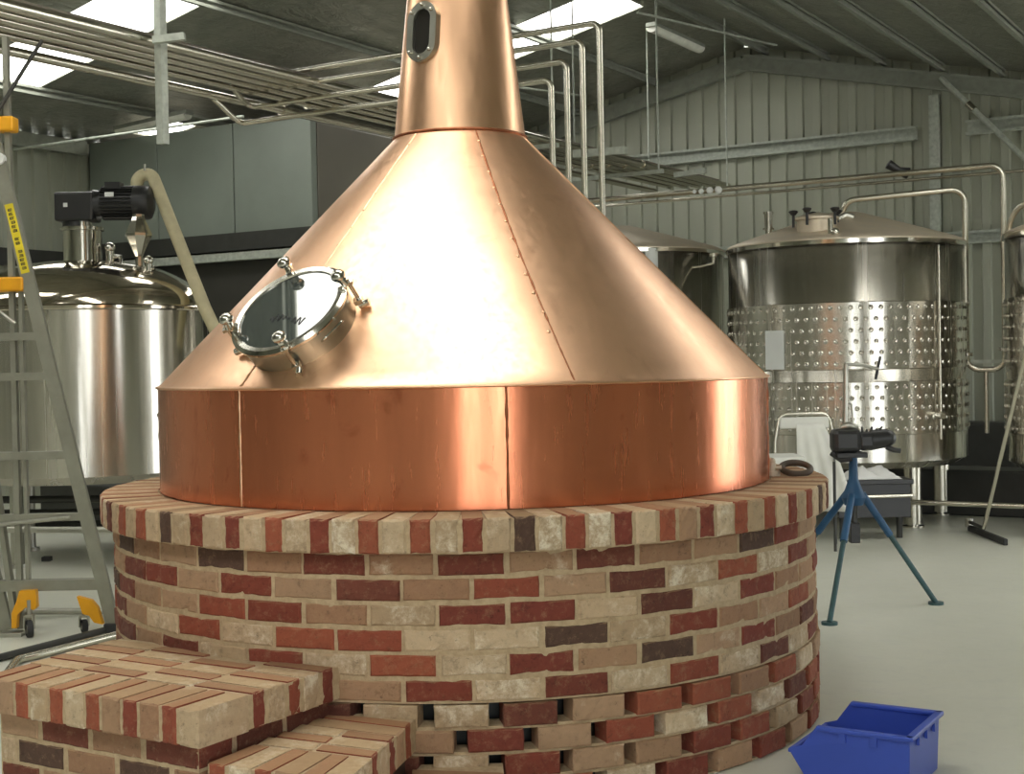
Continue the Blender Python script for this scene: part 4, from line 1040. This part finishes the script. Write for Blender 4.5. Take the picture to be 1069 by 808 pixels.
for k in range(6): mb.tube([vb + V((.03 + k * .022, -.02, .14)), vb + V((.02 + k * .03, -.02,   .165 + .015 * (k % 2)))], [.01, .006], 8)
mb.build('jaw_screws', M['dark_steel'], vice)
MB().tube([vb + V((-.06, 0, .17)), vb + V((-.03, -.03, .195)), vb + V((.02, 0, .175))], .022, 10).build('clamp_yoke', M['steel_dull'], vice)
MB().tube([vb + V((-.13, -.01, .03)), vb + V((-.08, -.04, -.01)), vb + V((-.02, -.05, 0))], .02, 8).build('cable_loop', M['black_rubber'], vice)
lance = empty('upright_lance', at(882, 462, 8.35), 'thin upright metal rod with a side arm clamped in the vice', 'rod')
MB().tube([at(882, 468, 8.3), at(883, 380, 8.3)], .014, 10).build('rod', M['steel_dull'], lance)
MB().tube([at(882, 380, 8.3), at(900, 381, 8.3), at(917, 385, 8.3)], .011, 10).build('side_arm', M['steel_dull'], lance)
MB().tube([at(919, 372, 8.3), at(914, 396, 8.3)], .009, 8).build('cross_lever', M['black'], lance)
MB().tube(fillet([at(886, 420, 8.28), at(889, 422, 8.28), at(891, 450, 8.28)], .02), .007, 8).build('thin_tube', M['steel_dull'], lance)

# ------------------------------------------------------------------ trestle, chair and cloth behind the plinth
cY = 11.0
def C(px, py, dy=0): return at(px, py, cY + dy)
ch = empty('tubular_chair', V((C(840, 500).x, cY, 0)), 'tubular steel chair with pale pad behind the plinth, draped with white cloth', 'chair')
xl, xr = C(809, 470).x, C(871, 470).x; zt_ = C(840, 432).z; zs_ = C(815, 474).z
MB().tube(fillet([V((xl, cY, zs_ - .04)), V((xl, cY, zs_ + .1)), V((xl + .04, cY, zt_)), V((xr - .04, cY, zt_)), V((xr, cY, zs_ + .1)), V((xr, cY, zs_ - .04))], .07), .014, 10).build('back_frame', M['steel_pipe'], ch)
MB().obox(V(((xl + xr) / 2, cY, zt_ - .07)), ((xr - xl) / 2 - .04, 0, 0), (0, .015, 0), (0, 0, .045)).build('backrest', M['white'], ch, bevel=.01)
MB().obox(V((xl + .02, cY - .26, zs_ - .02)), (.13, 0, 0), (0, .22, 0), (0, 0, .03)).build('seat', M['white'], ch, bevel=.015)
for x, y in ((xl - .08, cY - .42), (xr - .1, cY - .42), (xl, cY), (xr, cY)): MB().cyl(V((x, y, .0)), V((x, y, zs_ - .035)), .012).build('leg', M['dark_steel'], ch)
MB().bar(V((xl, cY, zs_ - .03)), V((xl - .08, cY - .42, zs_ - .05)), .02, .02).build('seat_rail', M['dark_steel'], ch)
MB().bar(V((xr, cY, zs_ - .03)), V((xr - .1, cY - .42, zs_ - .05)), .02, .02).build('seat_rail', M['dark_steel'], ch)
# draped cloth: flared folded sheet
mb = MB(); vs = []; nxx, nzz = 26, 16
zt2, zb2 = C(848, 442).z, C(848, 500).z - .25
for side in (0, 1):
    for j in range(nzz + 1):
        f_ = j / nzz; z = zt2 + (zb2 - zt2) * f_
        x0 = C(831, 470).x; x1 = C(858, 443).x + (C(877, 493).x - C(858, 443).x) * min(1.3, f_ * 1.9) ** .8
        for i in range(nxx + 1):
            g_ = i / nxx; fold = .018 * math.sin(g_ * 22) * f_
            vs.append(V((x0 + (x1 - x0) * g_, cY - .035 - fold - .10 * f_ * g_ + side * .006, z)))
w_ = nxx + 1; h_ = (nzz + 1) * w_
fs = []
for j in range(nzz):
    for i in range(nxx):
        a0 = j * w_ + i; fs.append((a0, a0 + 1, a0 + w_ + 1, a0 + w_)); fs.append((h_ + a0 + 1, h_ + a0, h_ + a0 + w_, h_ + a0 + w_ + 1))
for i in range(nxx): fs.append((i, h_ + i, h_ + i + 1, i + 1)); k = nzz * w_ + i; fs.append((k + 1, h_ + k + 1, h_ + k, k))
mb.add(vs, fs, True); tag(mb.build('draped_cloth', M['white']), 'white cloth hanging over the chair back beside the copper drum', 'cloth')
# low black cabinet with sheet
bx0, bx1 = C(871, 505, .3).x, C(946, 505, .3).x; bz = at(900, 501, 11.15).z
bn = empty('low_cabinet', V(((bx0 + bx1) / 2, 11.3, 0)), 'low black cabinet behind the blue tripod with a white sheet on it', 'cabinet')
bcx, bhx = (bx0 + bx1) / 2, (bx1 - bx0) / 2
MB().obox(V((bcx, 11.28, bz - .02)), (bhx + .015, 0, 0), (0, .15, 0), (0, 0, .02)).build('top', M['black'], bn, bevel=.006)
MB().obox(V((bcx, 11.30, (bz + .16) / 2)), (bhx, 0, 0), (0, .13, 0), (0, 0, (bz - .2) / 2)).build('body', M['black'], bn, bevel=.006)
for x in (bx0 + .06, bx1 - .06): MB().cyl(V((x, 11.3, 0)), V((x, 11.3, .19)), .025).build('foot', M['dark_steel'], bn)
zr_ = at(900, 519, 11.14).z
MB().tube([V((bx0 - .02, 11.14, zr_)), V((bx1, 11.14, zr_ + .005))], .016, 10).build('front_rail', M['steel_pipe'], bn)
mb = MB(); vs = []; nn_ = 14
random.seed(11)
for j in range(nn_ + 1):
    for i in range(nn_ + 1):
        x = bx0 + .05 + (bx1 - bx0 - .12) * i / nn_; y = 11.15 + .26 * j / nn_
        e = min(i, j, nn_ - i, nn_ - j) / 4
        vs.append(V((x, y, bz + .004 + min(1, e) * (.06 + .035 * math.sin(i * 1.1 + j * .5) + random.uniform(-.012, .012)))))
mb.add(vs, [(j * (nn_ + 1) + i, j * (nn_ + 1) + i + 1, (j + 1) * (nn_ + 1) + i + 1, (j + 1) * (nn_ + 1) + i) for j in range(nn_) for i in range(nn_)], True)
o_ = mb.build('crumpled_sheet', M['paper']); sm = o_.modifiers.new('s', 'SOLIDIFY'); sm.thickness = .004
tag(o_, 'crumpled white sheet lying on the low black cabinet', 'sheet')

# ring and fitting on the cap
c = kp(70, 0, 0); rp = atz(831, 492, .995)
mb = MB(); mb.tube([V((rp.x + .062 * math.cos(t_ * PI / 16), rp.y + .062 * math.sin(t_ * PI / 16), zt + .148 + .02 * math.sin(t_ * PI / 16))) for t_ in range(32)], .014, 10, closed=True)
tag(mb.build('rubber_ring', paint('brown_rubber', (.09, .065, .045), .6)), 'brown ring gasket lying on the brick cap at the right', 'ring')
rp2 = atz(806, 494, .99); mb = MB(); c = V((rp2.x, rp2.y, zt + .12))
mb.cyl(c + ZX * .0, c + ZX * .02, .035, n=20); mb.cyl(c + ZX * .02, c + ZX * .055, .018); mb.sphere(c + ZX * .062, .016); mb.cyl(c + V((-.03, 0, .035)), c + V((.04, -.01, .035)), .010)
tag(mb.build('hose_fitting', M['steel_lid']), 'small brass-toned hose fitting on the cap beside the drum', 'fitting')

# squeegee leaning at right
sq = empty('floor_squeegee', atz(1040, 548, 0), 'long handled floor squeegee leaning by the right tank', 'squeegee')
h0 = at(1027, 548, 11.0); h0.z = .1; h1 = at(1085, 310, 10.2)
MB().tube([h0, h1], .016, 10).build('handle', M['steel_pipe'], sq)
q0 = atz(1012, 551, .03); q1 = atz(1050, 566, .03)
MB().bar(V((q0.x, q0.y, .03)), V((q1.x, q1.y, .03)), .035, .05).build('blade', M['black_rubber'], sq, bevel=.006)
MB().cyl(V((q0.x, q0.y, .04)), V((q0.x, q0.y, .11)), .035, n=16).build('socket', M['steel_dull'], sq)
MB().tube([V((q0.x, q0.y, .08)), h0], .015, 8).build('neck', M['dark_steel'], sq)

# ------------------------------------------------------------------ light
w = bpy.data.worlds.new('sky'); bpy.context.scene.world = w; w.use_nodes = True
bgn = w.node_tree.nodes['Background']; bgn.inputs[0].default_value = (.93, .97, 1.0, 1); bgn.inputs[1].default_value = 6.5
def portal(c, ax, ay, sx_, sy_):
    l = bpy.data.lights.new('door_daylight', 'AREA'); l.shape = 'RECTANGLE'; l.size = sx_; l.size_y = sy_; l.cycles.is_portal = True
    o = bpy.data.objects.new('door_daylight', l); COL.objects.link(o); o.location = c
    z = ax.cross(ay).normalized(); o.matrix_world = Matrix.Translation(c) @ Matrix((ax, ay, z)).transposed().to_4x4()
def door_portal(c, tang, outn, sx_, sy_):
    ax = tang if tang.cross(ZX).dot(outn) > 0 else -tang
    portal(c, ax, ZX, sx_, sy_)
door_portal(W(3.85, VF - .1, 1.5), UX, -VX, 1.7, 3.0)
door_portal(W(UR + .1, -3.3, 1.47), VX, UX, 1.8, 2.95)
door_portal(W(UR + .1, 3.25, 1.47), VX, UX, 3.5, 2.95)
door_portal(W(UR + .1, 15.0, 1.47), VX, UX, 5.6, 2.95)
sl = bpy.data.lights.new('sun', 'SUN'); sl.energy = 7; sl.angle = .01; so = bpy.data.objects.new('sun', sl); COL.objects.link(so)
so.rotation_euler = (-(UX * .28 + VX * .30 + ZX * .91)).to_track_quat('-Z', 'Y').to_euler()

# ------------------------------------------------------------------ camera
cd = bpy.data.cameras.new('camera'); co = bpy.data.objects.new('camera', cd); COL.objects.link(co)
cd.sensor_width = 36; cd.lens = F / 1069 * 36; cd.clip_end = 200; cd.clip_start = .05
co.matrix_world = Matrix.Translation(CAM) @ Matrix((RT, UP, -FW)).transposed().to_4x4()
sc = bpy.context.scene; sc.camera = co
sc.view_settings.view_transform = 'Standard'; sc.view_settings.look = 'None'; sc.view_settings.gamma = 1; sc.view_settings.use_curve_mapping = False
sc.view_settings.exposure = 0.2

# turn the whole place so that the shed lies along the axes, and put each single-mesh thing's origin at its base
TURN = Matrix.Rotation(math.atan2(.522, .853), 4, 'Z')
for o in list(COL.objects):
    if o.type == 'MESH': o.data.transform(TURN)
    elif o.type == 'EMPTY': o.location = TURN @ o.location
    else: o.matrix_world = TURN @ (o.matrix_world if o.type != 'LIGHT' or o.data.type != 'SUN' else o.matrix_basis)
for o in list(COL.objects):
    if o.parent and o.parent.type == 'EMPTY': o.matrix_parent_inverse = Matrix.Translation(-o.parent.location)
for o in [o for o in COL.objects if o.parent is None and o.type == 'MESH']:
    xs = [v.co for v in o.data.vertices]
    lo = V((min(c.x for c in xs), min(c.y for c in xs), min(c.z for c in xs))); hi = V((max(c.x for c in xs), max(c.y for c in xs), 0))
    c = V(((lo.x + hi.x) / 2, (lo.y + hi.y) / 2, lo.z))
    o.data.transform(Matrix.Translation(-c)); o.location = c
    for k in COL.objects:
        if k.parent is o: k.matrix_parent_inverse = Matrix.Translation(-c)
